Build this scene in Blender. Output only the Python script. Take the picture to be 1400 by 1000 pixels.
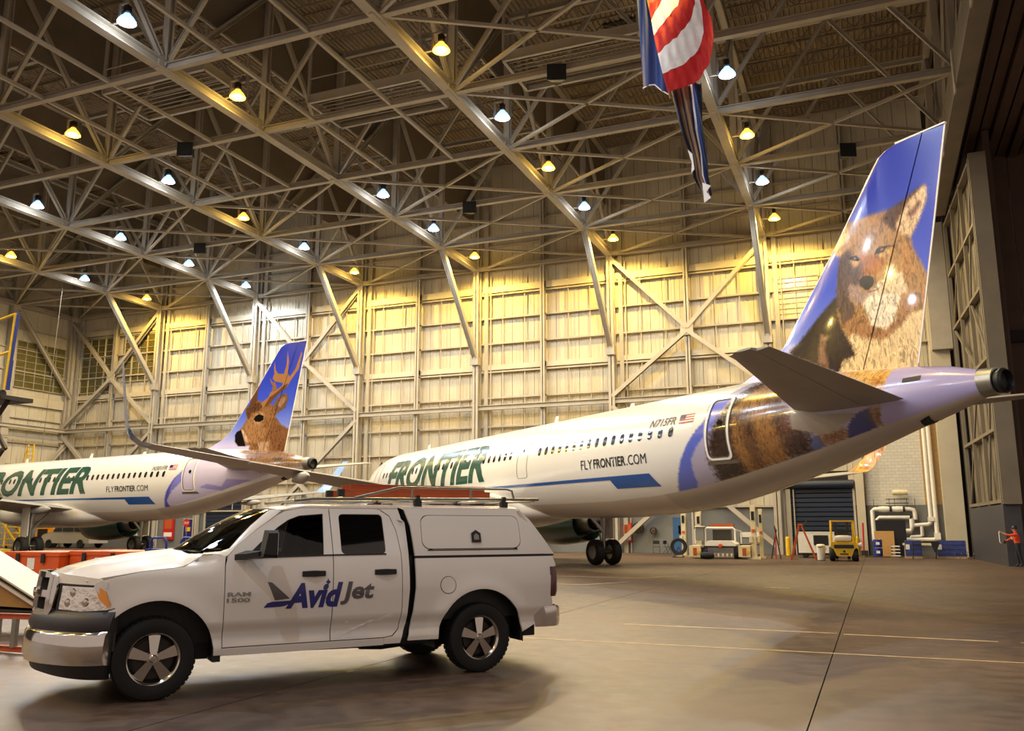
import bpy, bmesh, math, random
import numpy as np
from mathutils import Vector, Matrix
from mathutils.geometry import tessellate_polygon
random.seed(7)
PI = math.pi
S = bpy.context.scene
COL = S.collection
for o in list(bpy.data.objects):
    bpy.data.objects.remove(o)

# ---------------------------------------------------------------- camera
cam = bpy.data.cameras.new('camera')
cam.sensor_width = 36.0
cam.lens = 1190.0 / 1400.0 * 36.0
cam.clip_end = 400
camo = bpy.data.objects.new('camera', cam)
COL.objects.link(camo)
camo.location = (0, 0, 1.7)
camo.rotation_euler = (math.radians(90 + 10.5673), 0, math.radians(22.3213))
S.camera = camo
# ---------------------------------------------------------------- world and exposure
W = bpy.data.worlds.new('world')
S.world = W
W.use_nodes = True
W.node_tree.nodes['Background'].inputs[0].default_value = (1.0, .80, .68, 1)
W.node_tree.nodes['Background'].inputs[1].default_value = 0.42
S.view_settings.view_transform = 'Standard'
S.view_settings.look = 'None'
S.view_settings.gamma = 1
S.view_settings.use_curve_mapping = False
S.view_settings.exposure = 0.26
LAMP_W = 3300.0          # watts of one high bay lamp
AMBER = (1.0, .67, .15)
COOL = (.80, .88, 1.0)

# ---------------------------------------------------------------- materials
def lin(c):
    return tuple(((x / 255) / 12.92 if x / 255 <= .04045 else ((x / 255 + .055) / 1.055) ** 2.4) for x in c[:3])
def mat(name, rgb, rough=.6, metal=0., coat=0., noise=0., nscale=6., bump=0., bscale=30., emit=None, estr=0., alpha=1., spec=.5, stretch=(1, 1, 1), trans=0.):
    m = bpy.data.materials.new(name)
    m.use_nodes = True
    nt = m.node_tree
    b = nt.nodes['Principled BSDF']
    c = lin(rgb) + (1,)
    b.inputs['Base Color'].default_value = c
    b.inputs['Roughness'].default_value = rough
    b.inputs['Metallic'].default_value = metal
    b.inputs['Coat Weight'].default_value = coat
    b.inputs['Coat Roughness'].default_value = .06
    b.inputs['Specular IOR Level'].default_value = spec
    if trans:
        b.inputs['Transmission Weight'].default_value = trans
    if alpha < 1:
        b.inputs['Alpha'].default_value = alpha
    if emit:
        b.inputs['Emission Color'].default_value = tuple(emit) + (1,)
        b.inputs['Emission Strength'].default_value = estr
    tc = nt.nodes.new('ShaderNodeTexCoord')
    mp = nt.nodes.new('ShaderNodeMapping')
    mp.inputs['Scale'].default_value = stretch
    nt.links.new(tc.outputs['Object'], mp.inputs['Vector'])
    if noise > 0:
        n = nt.nodes.new('ShaderNodeTexNoise')
        n.inputs['Scale'].default_value = nscale
        n.inputs['Detail'].default_value = 5
        nt.links.new(mp.outputs[0], n.inputs['Vector'])
        r = nt.nodes.new('ShaderNodeValToRGB')
        r.color_ramp.elements[0].position = .3
        r.color_ramp.elements[1].position = .7
        r.color_ramp.elements[0].color = tuple(x * (1 - noise) for x in c[:3]) + (1,)
        r.color_ramp.elements[1].color = tuple(min(1, x * (1 + noise * .5)) for x in c[:3]) + (1,)
        nt.links.new(n.outputs['Fac'], r.inputs['Fac'])
        nt.links.new(r.outputs['Color'], b.inputs['Base Color'])
    if bump > 0:
        n2 = nt.nodes.new('ShaderNodeTexNoise')
        n2.inputs['Scale'].default_value = bscale
        n2.inputs['Detail'].default_value = 4
        nt.links.new(mp.outputs[0], n2.inputs['Vector'])
        bp = nt.nodes.new('ShaderNodeBump')
        bp.inputs['Strength'].default_value = bump
        bp.inputs['Distance'].default_value = .02
        nt.links.new(n2.outputs['Fac'], bp.inputs['Height'])
        nt.links.new(bp.outputs[0], b.inputs['Normal'])
    return m
M = {}
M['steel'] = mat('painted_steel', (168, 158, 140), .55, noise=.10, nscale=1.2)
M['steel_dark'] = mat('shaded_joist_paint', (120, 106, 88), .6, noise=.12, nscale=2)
M['clad'] = mat('wall_cladding', (186, 175, 150), .6, noise=.10, nscale=.7)
M['girt'] = mat('girt_paint', (170, 158, 136), .6, noise=.1, nscale=1)
M['dado'] = mat('grey_wall_paint', (112, 112, 108), .6, noise=.12, nscale=.8)
M['block'] = mat('painted_block', (205, 200, 184), .7, noise=.06, nscale=1.5, bump=.2)
M['deck'] = mat('roof_deck', (142, 124, 100), .7, noise=.15, nscale=.5)
M['curtain'] = mat('draft_curtain', (112, 100, 82), .6, noise=.12, nscale=1)
M['dark'] = mat('dark_opening', (30, 24, 20), .8)
M['black'] = mat('black_plastic', (22, 22, 24), .5, noise=.1, nscale=20)
M['rubber'] = mat('tyre_rubber', (16, 15, 15), .75, noise=.15, nscale=12, bump=.15)
M['grey_plastic'] = mat('grey_plastic', (48, 44, 46), .5, noise=.06, nscale=30)
M['white'] = mat('aircraft_white', (236, 232, 224), .22, coat=.6, noise=.025, nscale=.8)
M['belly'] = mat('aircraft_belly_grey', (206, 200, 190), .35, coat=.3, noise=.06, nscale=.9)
M['wing'] = mat('wing_grey', (160, 156, 148), .42, noise=.07, nscale=1.2)
M['truck'] = mat('truck_white_paint', (226, 220, 212), .28, coat=.8, noise=.02, nscale=2)
M['chrome'] = mat('chrome', (220, 216, 210), .10, metal=1, noise=.03, nscale=9)
M['alloy'] = mat('alloy', (206, 200, 192), .16, metal=1, noise=.05, nscale=9)
M['metal'] = mat('bare_metal', (150, 148, 142), .38, metal=.9, noise=.12, nscale=6)
M['darkmetal'] = mat('dark_metal', (58, 54, 50), .5, metal=.6, noise=.15, nscale=8)
M['green'] = mat('dark_green_print', (14, 78, 66), .25, coat=.5, noise=.03, nscale=2)
M['blue'] = mat('blue_print', (28, 84, 160), .25, coat=.5, noise=.03, nscale=2)
M['navy'] = mat('navy_print', (22, 26, 108), .3, coat=.3)
M['greyprint'] = mat('grey_print', (84, 76, 78), .3, coat=.3)
M['ink'] = mat('black_print', (30, 30, 32), .3)
M['winglass'] = mat('cabin_window', (18, 20, 24), .12, coat=.6)
M['yellow'] = mat('yellow_paint', (226, 182, 28), .45, noise=.12, nscale=3)
M['amberyellow'] = mat('orange_yellow_paint', (234, 150, 20), .45, noise=.1, nscale=3)
M['orange'] = mat('orange_paint', (206, 82, 24), .45, noise=.12, nscale=4)
M['ladder_orange'] = mat('orange_fibreglass', (176, 80, 34), .4, noise=.12, nscale=9)
M['red'] = mat('red_paint', (180, 26, 20), .45, noise=.08, nscale=4)
M['bluepaint'] = mat('blue_paint', (22, 44, 130), .4, noise=.12, nscale=4)
M['bluedoor'] = mat('blue_door_paint', (40, 84, 130), .5, noise=.06, nscale=4)
M['shutter'] = mat('navy_shutter', (22, 32, 50), .5, noise=.08, nscale=3)
M['pipe'] = mat('white_pipe_lagging', (226, 220, 206), .55, noise=.05, nscale=5)
M['cream'] = mat('cream_paint', (214, 200, 160), .5, noise=.12, nscale=4)
M['offwhite'] = mat('off_white_paint', (224, 220, 210), .45, noise=.06, nscale=4)
M['card'] = mat('cardboard', (164, 124, 70), .8, noise=.08, nscale=8)
M['wood'] = mat('timber', (170, 138, 92), .7, noise=.2, nscale=6, stretch=(1, 8, 1))
M['glassdark'] = mat('tinted_glass', (6, 7, 8), .04, coat=.5)
M['vest'] = mat('orange_vest', (214, 74, 26), .7, noise=.1, nscale=12)
M['cloth'] = mat('dark_cloth', (26, 28, 34), .85, noise=.15, nscale=14)
M['skin'] = mat('skin', (178, 120, 92), .6)
M['brown'] = mat('brown_cladding', (74, 52, 36), .7, noise=.2, nscale=.8)
M['taillight'] = mat('tail_lamp_red', (78, 6, 10), .25, coat=.3)
M['amberlens'] = mat('amber_lens', (240, 150, 20), .1, coat=1.)
M['reflector'] = mat('lamp_bowl', (200, 196, 186), .14, metal=.9, noise=.15, nscale=14)
M['vane'] = mat('silver_van_paint', (168, 162, 150), .3, metal=.3, coat=.5)
M['amber_lamp'] = mat('amber_bulb', (255, 200, 90), .5, emit=(1, .62, .16), estr=34)
M['cool_lamp'] = mat('cool_bulb', (220, 240, 255), .5, emit=(.72, .88, 1), estr=34)
M['line'] = mat('floor_line_paint', (206, 178, 130), .6, noise=.35, nscale=5)
M['exit'] = mat('exit_green', (30, 160, 70), .5, emit=(.1, .9, .35), estr=1.6)
M['bead'] = mat('white_edge', (250, 246, 236), .3, coat=.4)

def glass(name, tint, alpha):
    m = bpy.data.materials.new(name)
    m.use_nodes = True
    nt = m.node_tree
    nt.nodes.remove(nt.nodes['Principled BSDF'])
    g = nt.nodes.new('ShaderNodeBsdfGlossy')
    g.inputs['Roughness'].default_value = .02
    t = nt.nodes.new('ShaderNodeBsdfTransparent')
    t.inputs[0].default_value = lin(tint) + (1,)
    fr = nt.nodes.new('ShaderNodeFresnel')
    fr.inputs['IOR'].default_value = 1.5
    mx = nt.nodes.new('ShaderNodeMixShader')
    nt.links.new(fr.outputs[0], mx.inputs[0])
    nt.links.new(t.outputs[0], mx.inputs[1])
    nt.links.new(g.outputs[0], mx.inputs[2])
    nt.links.new(mx.outputs[0], nt.nodes['Material Output'].inputs[0])
    return m
M['glass'] = glass('clear_glass', (120, 124, 120), .3)
M['mesh_glass'] = mat('olive_pane', (92, 84, 44), .3, noise=.25, nscale=3)

# concrete floor
def floor_mat():
    m = mat('concrete_floor', (158, 134, 112), .42)
    nt = m.node_tree
    b = nt.nodes['Principled BSDF']
    tc = nt.nodes.new('ShaderNodeTexCoord')
    n1 = nt.nodes.new('ShaderNodeTexNoise'); n1.inputs['Scale'].default_value = .22; n1.inputs['Detail'].default_value = 7; n1.inputs['Roughness'].default_value = .62
    n2 = nt.nodes.new('ShaderNodeTexNoise'); n2.inputs['Scale'].default_value = 3.4; n2.inputs['Detail'].default_value = 8
    nt.links.new(tc.outputs['Object'], n1.inputs['Vector']); nt.links.new(tc.outputs['Object'], n2.inputs['Vector'])
    r1 = nt.nodes.new('ShaderNodeValToRGB')
    r1.color_ramp.elements[0].position = .34; r1.color_ramp.elements[0].color = lin((60, 47, 38)) + (1,)
    r1.color_ramp.elements[1].position = .60; r1.color_ramp.elements[1].color = lin((96, 74, 59)) + (1,)
    nt.links.new(n1.outputs['Fac'], r1.inputs['Fac'])
    r2 = nt.nodes.new('ShaderNodeValToRGB')
    r2.color_ramp.elements[0].position = .36; r2.color_ramp.elements[0].color = (.62, .62, .62, 1)
    r2.color_ramp.elements[1].position = .60; r2.color_ramp.elements[1].color = (1, 1, 1, 1)
    nt.links.new(n2.outputs['Fac'], r2.inputs['Fac'])
    mx = nt.nodes.new('ShaderNodeMix'); mx.data_type = 'RGBA'; mx.blend_type = 'MULTIPLY'; mx.inputs[0].default_value = 1
    nt.links.new(r1.outputs['Color'], mx.inputs[6]); nt.links.new(r2.outputs['Color'], mx.inputs[7])
    nt.links.new(mx.outputs[2], b.inputs['Base Color'])
    rr = nt.nodes.new('ShaderNodeMapRange'); rr.inputs[3].default_value = .30; rr.inputs[4].default_value = .62
    nt.links.new(n2.outputs['Fac'], rr.inputs[0]); nt.links.new(rr.outputs[0], b.inputs['Roughness'])
    return m
M['floor'] = floor_mat()

# printed picture on a skin: colour attribute plus fine fur grain where alpha says so
def print_mat(name, rough=.22):
    m = bpy.data.materials.new(name)
    m.use_nodes = True
    nt = m.node_tree
    b = nt.nodes['Principled BSDF']
    b.inputs['Roughness'].default_value = rough
    b.inputs['Coat Weight'].default_value = .6
    b.inputs['Coat Roughness'].default_value = .05
    at = nt.nodes.new('ShaderNodeAttribute'); at.attribute_name = 'print'
    tc = nt.nodes.new('ShaderNodeTexCoord')
    mp = nt.nodes.new('ShaderNodeMapping'); mp.inputs['Scale'].default_value = (9, 3, 3.2); mp.inputs['Rotation'].default_value = (0, .35, 0)
    nt.links.new(tc.outputs['Object'], mp.inputs[0])
    n = nt.nodes.new('ShaderNodeTexNoise'); n.inputs['Scale'].default_value = 1.6; n.inputs['Detail'].default_value = 6; n.inputs['Roughness'].default_value = .7; n.inputs['Distortion'].default_value = .8
    nt.links.new(mp.outputs[0], n.inputs['Vector'])
    rg = nt.nodes.new('ShaderNodeMapRange'); rg.inputs[1].default_value = .34; rg.inputs[2].default_value = .66; rg.inputs[3].default_value = .58; rg.inputs[4].default_value = 1.28
    nt.links.new(n.outputs['Fac'], rg.inputs[0])
    mm = nt.nodes.new('ShaderNodeMix'); mm.data_type = 'FLOAT'; mm.inputs[2].default_value = 1
    nt.links.new(at.outputs['Alpha'], mm.inputs[0]); nt.links.new(rg.outputs[0], mm.inputs[3])
    n2 = nt.nodes.new('ShaderNodeTexNoise'); n2.inputs['Scale'].default_value = .9; n2.inputs['Detail'].default_value = 3; n2.inputs['Distortion'].default_value = 1.6
    nt.links.new(mp.outputs[0], n2.inputs['Vector'])
    r2 = nt.nodes.new('ShaderNodeMapRange'); r2.inputs[1].default_value = .52; r2.inputs[2].default_value = .62; r2.inputs[3].default_value = 1; r2.inputs[4].default_value = .5
    nt.links.new(n2.outputs['Fac'], r2.inputs[0])
    mu = nt.nodes.new('ShaderNodeMath'); mu.operation = 'MULTIPLY'
    nt.links.new(rg.outputs[0], mu.inputs[0]); nt.links.new(r2.outputs[0], mu.inputs[1])
    nt.links.new(mu.outputs[0], mm.inputs[3])
    vm = nt.nodes.new('ShaderNodeVectorMath'); vm.operation = 'SCALE'
    nt.links.new(at.outputs['Color'], vm.inputs[0]); nt.links.new(mm.outputs[0], vm.inputs['Scale'])
    nt.links.new(vm.outputs[0], b.inputs['Base Color'])
    return m
M['print'] = print_mat('printed_livery')

# ---------------------------------------------------------------- mesh helpers
class MB:
    def __init__(self):
        self.v = []; self.f = []
    def add(self, vs, fs):
        n = len(self.v)
        self.v += [tuple(p) for p in vs]
        self.f += [tuple(i + n for i in q) for q in fs]
        return self
    def box(self, x0, x1, y0, y1, z0, z1):
        return self.add([(x0, y0, z0), (x1, y0, z0), (x1, y1, z0), (x0, y1, z0), (x0, y0, z1), (x1, y0, z1), (x1, y1, z1), (x0, y1, z1)],
                        [(0, 3, 2, 1), (4, 5, 6, 7), (0, 1, 5, 4), (1, 2, 6, 5), (2, 3, 7, 6), (3, 0, 4, 7)])
    def cbox(self, c, s):
        return self.box(c[0] - s[0] / 2, c[0] + s[0] / 2, c[1] - s[1] / 2, c[1] + s[1] / 2, c[2] - s[2] / 2, c[2] + s[2] / 2)
    def bar(self, p, q, w, h, up=(0, 0, 1)):
        p = Vector(p); q = Vector(q); d = (q - p).normalized(); u = Vector(up)
        if abs(d.dot(u)) > .98: u = Vector((0, 1, 0))
        r = d.cross(u).normalized(); u = r.cross(d).normalized()
        vs = []
        for e in (p, q):
            for a, b in ((-1, -1), (1, -1), (1, 1), (-1, 1)):
                vs.append(e + r * a * w / 2 + u * b * h / 2)
        return self.add(vs, [(3, 2, 1, 0), (4, 5, 6, 7), (0, 1, 5, 4), (1, 2, 6, 5), (2, 3, 7, 6), (3, 0, 4, 7)])
    def ibar(self, p, q, w, h, t=None, up=(0, 0, 1)):
        """rolled I section between two points"""
        p = Vector(p); q = Vector(q); d = (q - p).normalized(); u = Vector(up)
        if abs(d.dot(u)) > .98: u = Vector((0, 1, 0))
        r = d.cross(u).normalized(); u = r.cross(d).normalized(); t = t or h * .1
        for s in (-1, 1):
            o = u * s * (h / 2 - t / 2)
            self.bar(p + o, q + o, w, t, u)
        return self.bar(p, q, t, h - 2 * t, u)
    def tube(self, pts, r, n=8, cap=True):
        pts = [Vector(p) for p in pts]
        rs = r if isinstance(r, (list, tuple)) else [r] * len(pts)
        vs = []; prev = None
        for i, p in enumerate(pts):
            d = (pts[min(i + 1, len(pts) - 1)] - pts[max(i - 1, 0)]).normalized()
            u = Vector((0, 0, 1)) if abs(d.z) < .95 else Vector((0, 1, 0))
            if prev is not None:
                u = prev
            a = d.cross(u).normalized(); b = a.cross(d).normalized(); prev = b
            for k in range(n):
                t = 2 * PI * k / n
                vs.append(p + a * math.cos(t) * rs[i] + b * math.sin(t) * rs[i])
        fs = []
        for i in range(len(pts) - 1):
            for k in range(n):
                fs.append((i * n + k, i * n + (k + 1) % n, (i + 1) * n + (k + 1) % n, (i + 1) * n + k))
        if cap:
            fs.append(tuple(range(n))[::-1]); fs.append(tuple((len(pts) - 1) * n + k for k in range(n)))
        return self.add(vs, fs)
    def lathe(self, prof, c=(0, 0, 0), axis='z', n=24, close=False):
        """profile of (radius, height) turned about an axis through c"""
        vs = []; fs = []; m = len(prof)
        for k in range(n):
            t = 2 * PI * k / n; cs, sn = math.cos(t), math.sin(t)
            for r, h in prof:
                if axis == 'z': v = (r * cs, r * sn, h)
                elif axis == 'y': v = (r * cs, h, r * sn)
                else: v = (h, r * cs, r * sn)
                vs.append((v[0] + c[0], v[1] + c[1], v[2] + c[2]))
        for k in range(n):
            for i in range(m if close else m - 1):
                a = k * m + i; b = k * m + (i + 1) % m; d = ((k + 1) % n) * m + i; e = ((k + 1) % n) * m + (i + 1) % m
                fs.append((a, b, e, d))
        return self.add(vs, fs)
    def prism(self, poly, z0, z1, f=None):
        """polygon in (a, b) pushed from z0 to z1; f maps (a, b, c) to a point"""
        f = f or (lambda a, b, c: (a, b, c)); n = len(poly)
        vs = [f(a, b, z0) for a, b in poly] + [f(a, b, z1) for a, b in poly]
        fs = [tuple(range(n))[::-1], tuple(range(n, 2 * n))]
        for i in range(n):
            fs.append((i, (i + 1) % n, n + (i + 1) % n, n + i))
        return self.add(vs, fs)
    def loft(self, rings, closed=True, cap=True):
        n = len(rings[0]); vs = [p for r in rings for p in r]; fs = []
        for i in range(len(rings) - 1):
            for k in range(n if closed else n - 1):
                fs.append((i * n + k, i * n + (k + 1) % n, (i + 1) * n + (k + 1) % n, (i + 1) * n + k))
        if cap and closed:
            fs.append(tuple(range(n))[::-1]); fs.append(tuple((len(rings) - 1) * n + k for k in range(n)))
        return self.add(vs, fs)
    def xf(self, m):
        self.v = [tuple(m @ Vector(p)) for p in self.v]; return self
    def mesh(self, name, m, smooth=False, fix=True):
        me = bpy.data.meshes.new(name)
        me.from_pydata(self.v, [], self.f)
        if fix:
            bm = bmesh.new(); bm.from_mesh(me)
            bmesh.ops.recalc_face_normals(bm, faces=bm.faces)
            bm.to_mesh(me); bm.free()
        me.materials.append(M[m] if isinstance(m, str) else m)
        if smooth:
            me.shade_smooth()
            me.set_sharp_from_angle(angle=math.radians(smooth if smooth > 1 else 38))
        return me
    def build(self, name, m, parent=None, smooth=False, fix=True, **kw):
        o = bpy.data.objects.new(name, self.mesh(name, m, smooth, fix))
        COL.objects.link(o)
        if parent is not None: o.parent = parent
        for k, v in kw.items(): o[k] = v
        return o
def inst(name, me, parent=None, loc=(0, 0, 0), rot=(0, 0, 0), sc=None):
    o = bpy.data.objects.new(name, me); COL.objects.link(o); o.location = loc; o.rotation_euler = rot
    if sc: o.scale = sc
    if parent is not None: o.parent = parent
    return o
def empty(name, loc=(0, 0, 0), rz=0., label=None, cat=None, group=None, kind=None):
    o = bpy.data.objects.new(name, None); COL.objects.link(o); o.location = loc; o.rotation_euler = (0, 0, rz); o.empty_display_size = .3
    return tag(o, label, cat, group, kind)
def tag(o, label=None, cat=None, group=None, kind=None):
    if label: o['label'] = label
    if cat: o['category'] = cat
    if group: o['group'] = group
    if kind: o['kind'] = kind
    return o
def copy_tree(o, parent=None):
    c = o.copy(); COL.objects.link(c); c.parent = parent
    for ch in list(o.children): copy_tree(ch, c)
    return c

def panel(name, outline, fn, m, parent=None, holes=(), step=(.15, .15), th=.02, smooth=True, flip=False, off=0.):
    """curved sheet: outline (and holes) given in (u, v), cut on a grid, laid on the surface fn(u, v); rim turned in by th"""
    loops = [[Vector((a, b, 0)) for a, b in outline]] + [[Vector((a, b, 0)) for a, b in h] for h in holes]
    flat = [p for l in loops for p in l]
    tris = tessellate_polygon(loops)
    bm = bmesh.new()
    vs = [bm.verts.new(p) for p in flat]
    for t in tris:
        try: bm.faces.new([vs[i] for i in t])
        except ValueError: pass
    us = [p.x for p in flat]; ws = [p.y for p in flat]
    for ax, lo, hi, st in ((0, min(us), max(us), step[0]), (1, min(ws), max(ws), step[1])):
        if not st: continue
        n = int((hi - lo) / st)
        for i in range(1, n + 1):
            c = lo + (hi - lo) * i / (n + 1)
            co = (c, 0, 0) if ax == 0 else (0, c, 0); no = (1, 0, 0) if ax == 0 else (0, 1, 0)
            bmesh.ops.bisect_plane(bm, geom=bm.verts[:] + bm.edges[:] + bm.faces[:], plane_co=co, plane_no=no, dist=1e-5)
    bmesh.ops.remove_doubles(bm, verts=bm.verts, dist=1e-5)
    e = 1e-3; nor = []; uvs = [(v.co.x, v.co.y) for v in bm.verts]
    for v in bm.verts:
        a, b = v.co.x, v.co.y
        p = Vector(fn(a, b)); du = Vector(fn(a + e, b)) - Vector(fn(a - e, b)); dv = Vector(fn(a, b + e)) - Vector(fn(a, b - e))
        n = du.cross(dv)
        n = n.normalized() if n.length > 1e-12 else Vector((0, 1, 0))
        if flip: n = -n
        nor.append(n); v.co = p + n * off
    bm.verts.index_update()
    base = len(bm.verts)
    bm.normal_update()
    rev = [f for f in bm.faces if f.normal.dot(nor[f.verts[0].index]) < 0]
    if rev: bmesh.ops.reverse_faces(bm, faces=rev)
    # rim
    if th:
        bed = [ed for ed in bm.edges if len(ed.link_faces) == 1]
        inner = {}
        for ed in bed:
            for v in ed.verts:
                if v.index not in inner:
                    nv = bm.verts.new(v.co - nor[v.index] * th); inner[v.index] = nv
        for ed in bed:
            f0 = ed.link_faces[0]
            a, b = ed.verts
            for l in f0.loops:
                if l.vert == a and l.link_loop_next.vert == b: a, b = b, a; break
            try: bm.faces.new([a, b, inner[b.index], inner[a.index]]).smooth = False
            except ValueError: pass
    me = bpy.data.meshes.new(name)
    bm.to_mesh(me); bm.free()
    me.materials.append(M[m] if isinstance(m, str) else m)
    # smooth face loops take the analytic normal, rim faces stay flat
    if smooth:
        nl = []
        for p in me.polygons:
            rim = any(vi >= base for vi in p.vertices)
            p.use_smooth = not rim
            for vi in p.vertices:
                nl.append(tuple(p.normal) if rim else tuple(nor[vi]))
        me.normals_split_custom_set(nl)
    o = bpy.data.objects.new(name, me); COL.objects.link(o)
    if parent is not None: o.parent = parent
    return o

def arc(cx, cy, r, a0, a1, n=12):
    return [(cx + r * math.cos(math.radians(a0 + (a1 - a0) * i / n)), cy + r * math.sin(math.radians(a0 + (a1 - a0) * i / n))) for i in range(n + 1)]
def rrect(x0, y0, x1, y1, r, n=5):
    return arc(x1 - r, y0 + r, r, -90, 0, n) + arc(x1 - r, y1 - r, r, 0, 90, n) + arc(x0 + r, y1 - r, r, 90, 180, n) + arc(x0 + r, y0 + r, r, 180, 270, n)

def text_obj(txt, name, fn, m, parent, size=1., width=None, shear=0., bold=0., step=(.4, .12), off=.01, flip=False):
    """flat lettering laid on the surface fn(x, y); width stretches it to a given length"""
    cu = bpy.data.curves.new('lettering', 'FONT')
    cu.body = txt; cu.size = 1; cu.shear = 0; cu.offset = bold; cu.resolution_u = 3
    to = bpy.data.objects.new('lettering', cu); COL.objects.link(to)
    dg = bpy.context.evaluated_depsgraph_get()
    me = bpy.data.meshes.new_from_object(to.evaluated_get(dg))
    bpy.data.objects.remove(to); bpy.data.curves.remove(cu)
    bm = bmesh.new(); bm.from_mesh(me); bpy.data.meshes.remove(me)
    bmesh.ops.triangulate(bm, faces=bm.faces)
    xs = [v.co.x for v in bm.verts]; ys = [v.co.y for v in bm.verts]
    x0, x1, y0, y1 = min(xs), max(xs), min(ys), max(ys)
    sy = size / (y1 - y0); sx = (width / (x1 - x0)) if width else sy
    for v in bm.verts:
        y = (v.co.y - y0) * sy
        v.co.x = (v.co.x - x0) * sx + shear * y; v.co.y = y; v.co.z = 0
    xs = [v.co.x for v in bm.verts]
    for ax, lo, hi, st in ((0, min(xs), max(xs), step[0]), (1, 0, size, step[1])):
        n = int((hi - lo) / st)
        for i in range(1, n + 1):
            c = lo + (hi - lo) * i / (n + 1)
            bmesh.ops.bisect_plane(bm, geom=bm.verts[:] + bm.edges[:] + bm.faces[:], plane_co=(c, 0, 0) if ax == 0 else (0, c, 0), plane_no=(1, 0, 0) if ax == 0 else (0, 1, 0), dist=1e-6)
    e = 1e-3
    for v in bm.verts:
        a, b = v.co.x, v.co.y
        p = Vector(fn(a, b)); n = (Vector(fn(a + e, b)) - Vector(fn(a - e, b))).cross(Vector(fn(a, b + e)) - Vector(fn(a, b - e)))
        v.co = p + n.normalized() * (-off if flip else off)
    me = bpy.data.meshes.new(name); bm.to_mesh(me); bm.free()
    me.materials.append(M[m]); me.shade_smooth()
    o = bpy.data.objects.new(name, me); COL.objects.link(o)
    if parent is not None: o.parent = parent
    return o
# ================================================================ THE HALL
XC = [-70.2, -59.3, -48.5, -37.9, -27.4, -16.7, -5.8, 4.7]      # column lines
YR = [60.0 - 6.65 * i for i in range(12)]                         # truss rows, from the back wall to behind the camera
ZB, ZT, ZD = 21.55, 29.2, 30.1
# floor: cast slabs with sawn joints
fl = MB().box(-76, 30, -16, 62, -.40, -.06).build('floor', 'floor', kind='structure')
sx = [-76, -70.2, -59.5, -48.6, -37.9, -27.2, -16.65, -6.0, -.66, 10, 20, 30]
sy = [-16, -9, 1, 11.5, 22, 33, 44, 55, 62]
for i in range(len(sx) - 1):
    for j in range(len(sy) - 1):
        g = .007
        a, b, c, d = sx[i] + g, sx[i + 1] - g, sy[j] + g * .3, sy[j + 1] - g * .3
        MB().box(a, b, c, d, -.06, 0).build('slab', 'floor', fl)
def line(x0, y0, x1, y1, w=.07):
    d = Vector((x1 - x0, y1 - y0, 0)).normalized(); n = Vector((-d.y, d.x, 0)) * w / 2
    p = Vector((x0, y0, 0)); q = Vector((x1, y1, 0))
    vs = [p - n, q - n, q + n, p + n]
    MB().add([v + Vector((0, 0, .001)) for v in vs] + [v + Vector((0, 0, .004)) for v in vs], [(0, 1, 2, 3), (4, 7, 6, 5), (0, 4, 5, 1), (1, 5, 6, 2), (2, 6, 7, 3), (3, 7, 4, 0)]).build('painted_line', 'line', fl)
line(-16, 13.2, 9, 13.25, .05); line(-4.3, 15.75, -.7, 15.7); line(-.6, 15.62, 1.6, 15.5); line(1.9, 15.5, 6, 15.45, .05); line(-9, 16.3, -5.6, 16.1, .05)
line(-8.3, 26.0, -7.4, 27.9); line(-14, 26.2, -8.3, 26.0); line(-7.6, 30.1, -6.7, 31.9); line(-14, 30.4, -7.6, 30.1); line(-3.12, 27.0, -2.38, 26.7, .12)

# back wall
GZ = [3.1, 5.3, 7.3, 9.2, 11.4, 13.4, 15.6, 17.6, 19.5, 21.5, 23.4, 25.3, 27.2, 30.0]
wb = MB().box(-70.6, 9, 60.36, 60.6, 0, 30).build('wall_back', 'dark', kind='structure')
def clad(parent, along, u0, u1, plane, rows, w, order, limit, m='clad', face=-1):
    """ribbed cladding sheets between the girts; along = 'x' or 'y'"""
    cells = []
    n = max(1, round((u1 - u0) / w)); w = (u1 - u0) / n
    for r in range(len(rows) - 1):
        for k in range(n):
            cells.append((u0 + w * k, rows[r], w, rows[r + 1] - rows[r]))
    return cells
def sheet(w, hgt):
    g = .015; d = .05
    prof = [(g, 0), (w * .30, 0), (w * .33, -.014), (w * .37, -.014), (w * .40, 0), (w * .63, 0), (w * .66, -.014), (w * .70, -.014), (w * .73, 0), (w - g, 0), (w - g, d), (g, d)]
    return MB().prism(prof, g, hgt - g)
def place_sheets(parent, cells, place, limit):
    cache = {}; rest = MB(); cnt = 0
    for (u, z, w, h_) in cells:
        if cnt < limit:
            k = (round(w, 2), round(h_, 2))
            if k not in cache: cache[k] = sheet(w, h_).mesh('cladding_sheet', 'clad')
            loc, rz = place(u, z); inst('cladding_sheet', cache[k], parent, (loc[0], loc[1] + random.uniform(0, .02), loc[2]), (0, 0, rz)); cnt += 1
        else:
            loc, rz = place(u, z)
            m = Matrix.Translation(loc) @ Matrix.Rotation(rz, 4, 'Z')
            sh = sheet(w, h_).xf(m); rest.add(sh.v, sh.f)
    if rest.v: rest.build('cladding_sheets', 'clad', parent, kind='stuff')
cells = []
for i in range(len(XC) - 1):
    xa, xb = XC[i], XC[i + 1]
    for a, b in ((xa, (xa + xb) / 2), ((xa + xb) / 2, xb)):
        rows = GZ[:]
        if a > -.5: rows = [z for z in GZ if z >= 9]
        cells += clad(None, 'x', a, b, 60.3, rows, .9, None, None)
cells = [c for c in cells if not (-5.5 < c[0] + c[2] / 2 < -1.1 and c[1] < 5) and not (-53.2 < c[0] + c[2] / 2 < -48.7 and c[1] < 5)]
cells.sort(key=lambda c: -c[0] + (80 if c[1] > 21 else 0))
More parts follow.
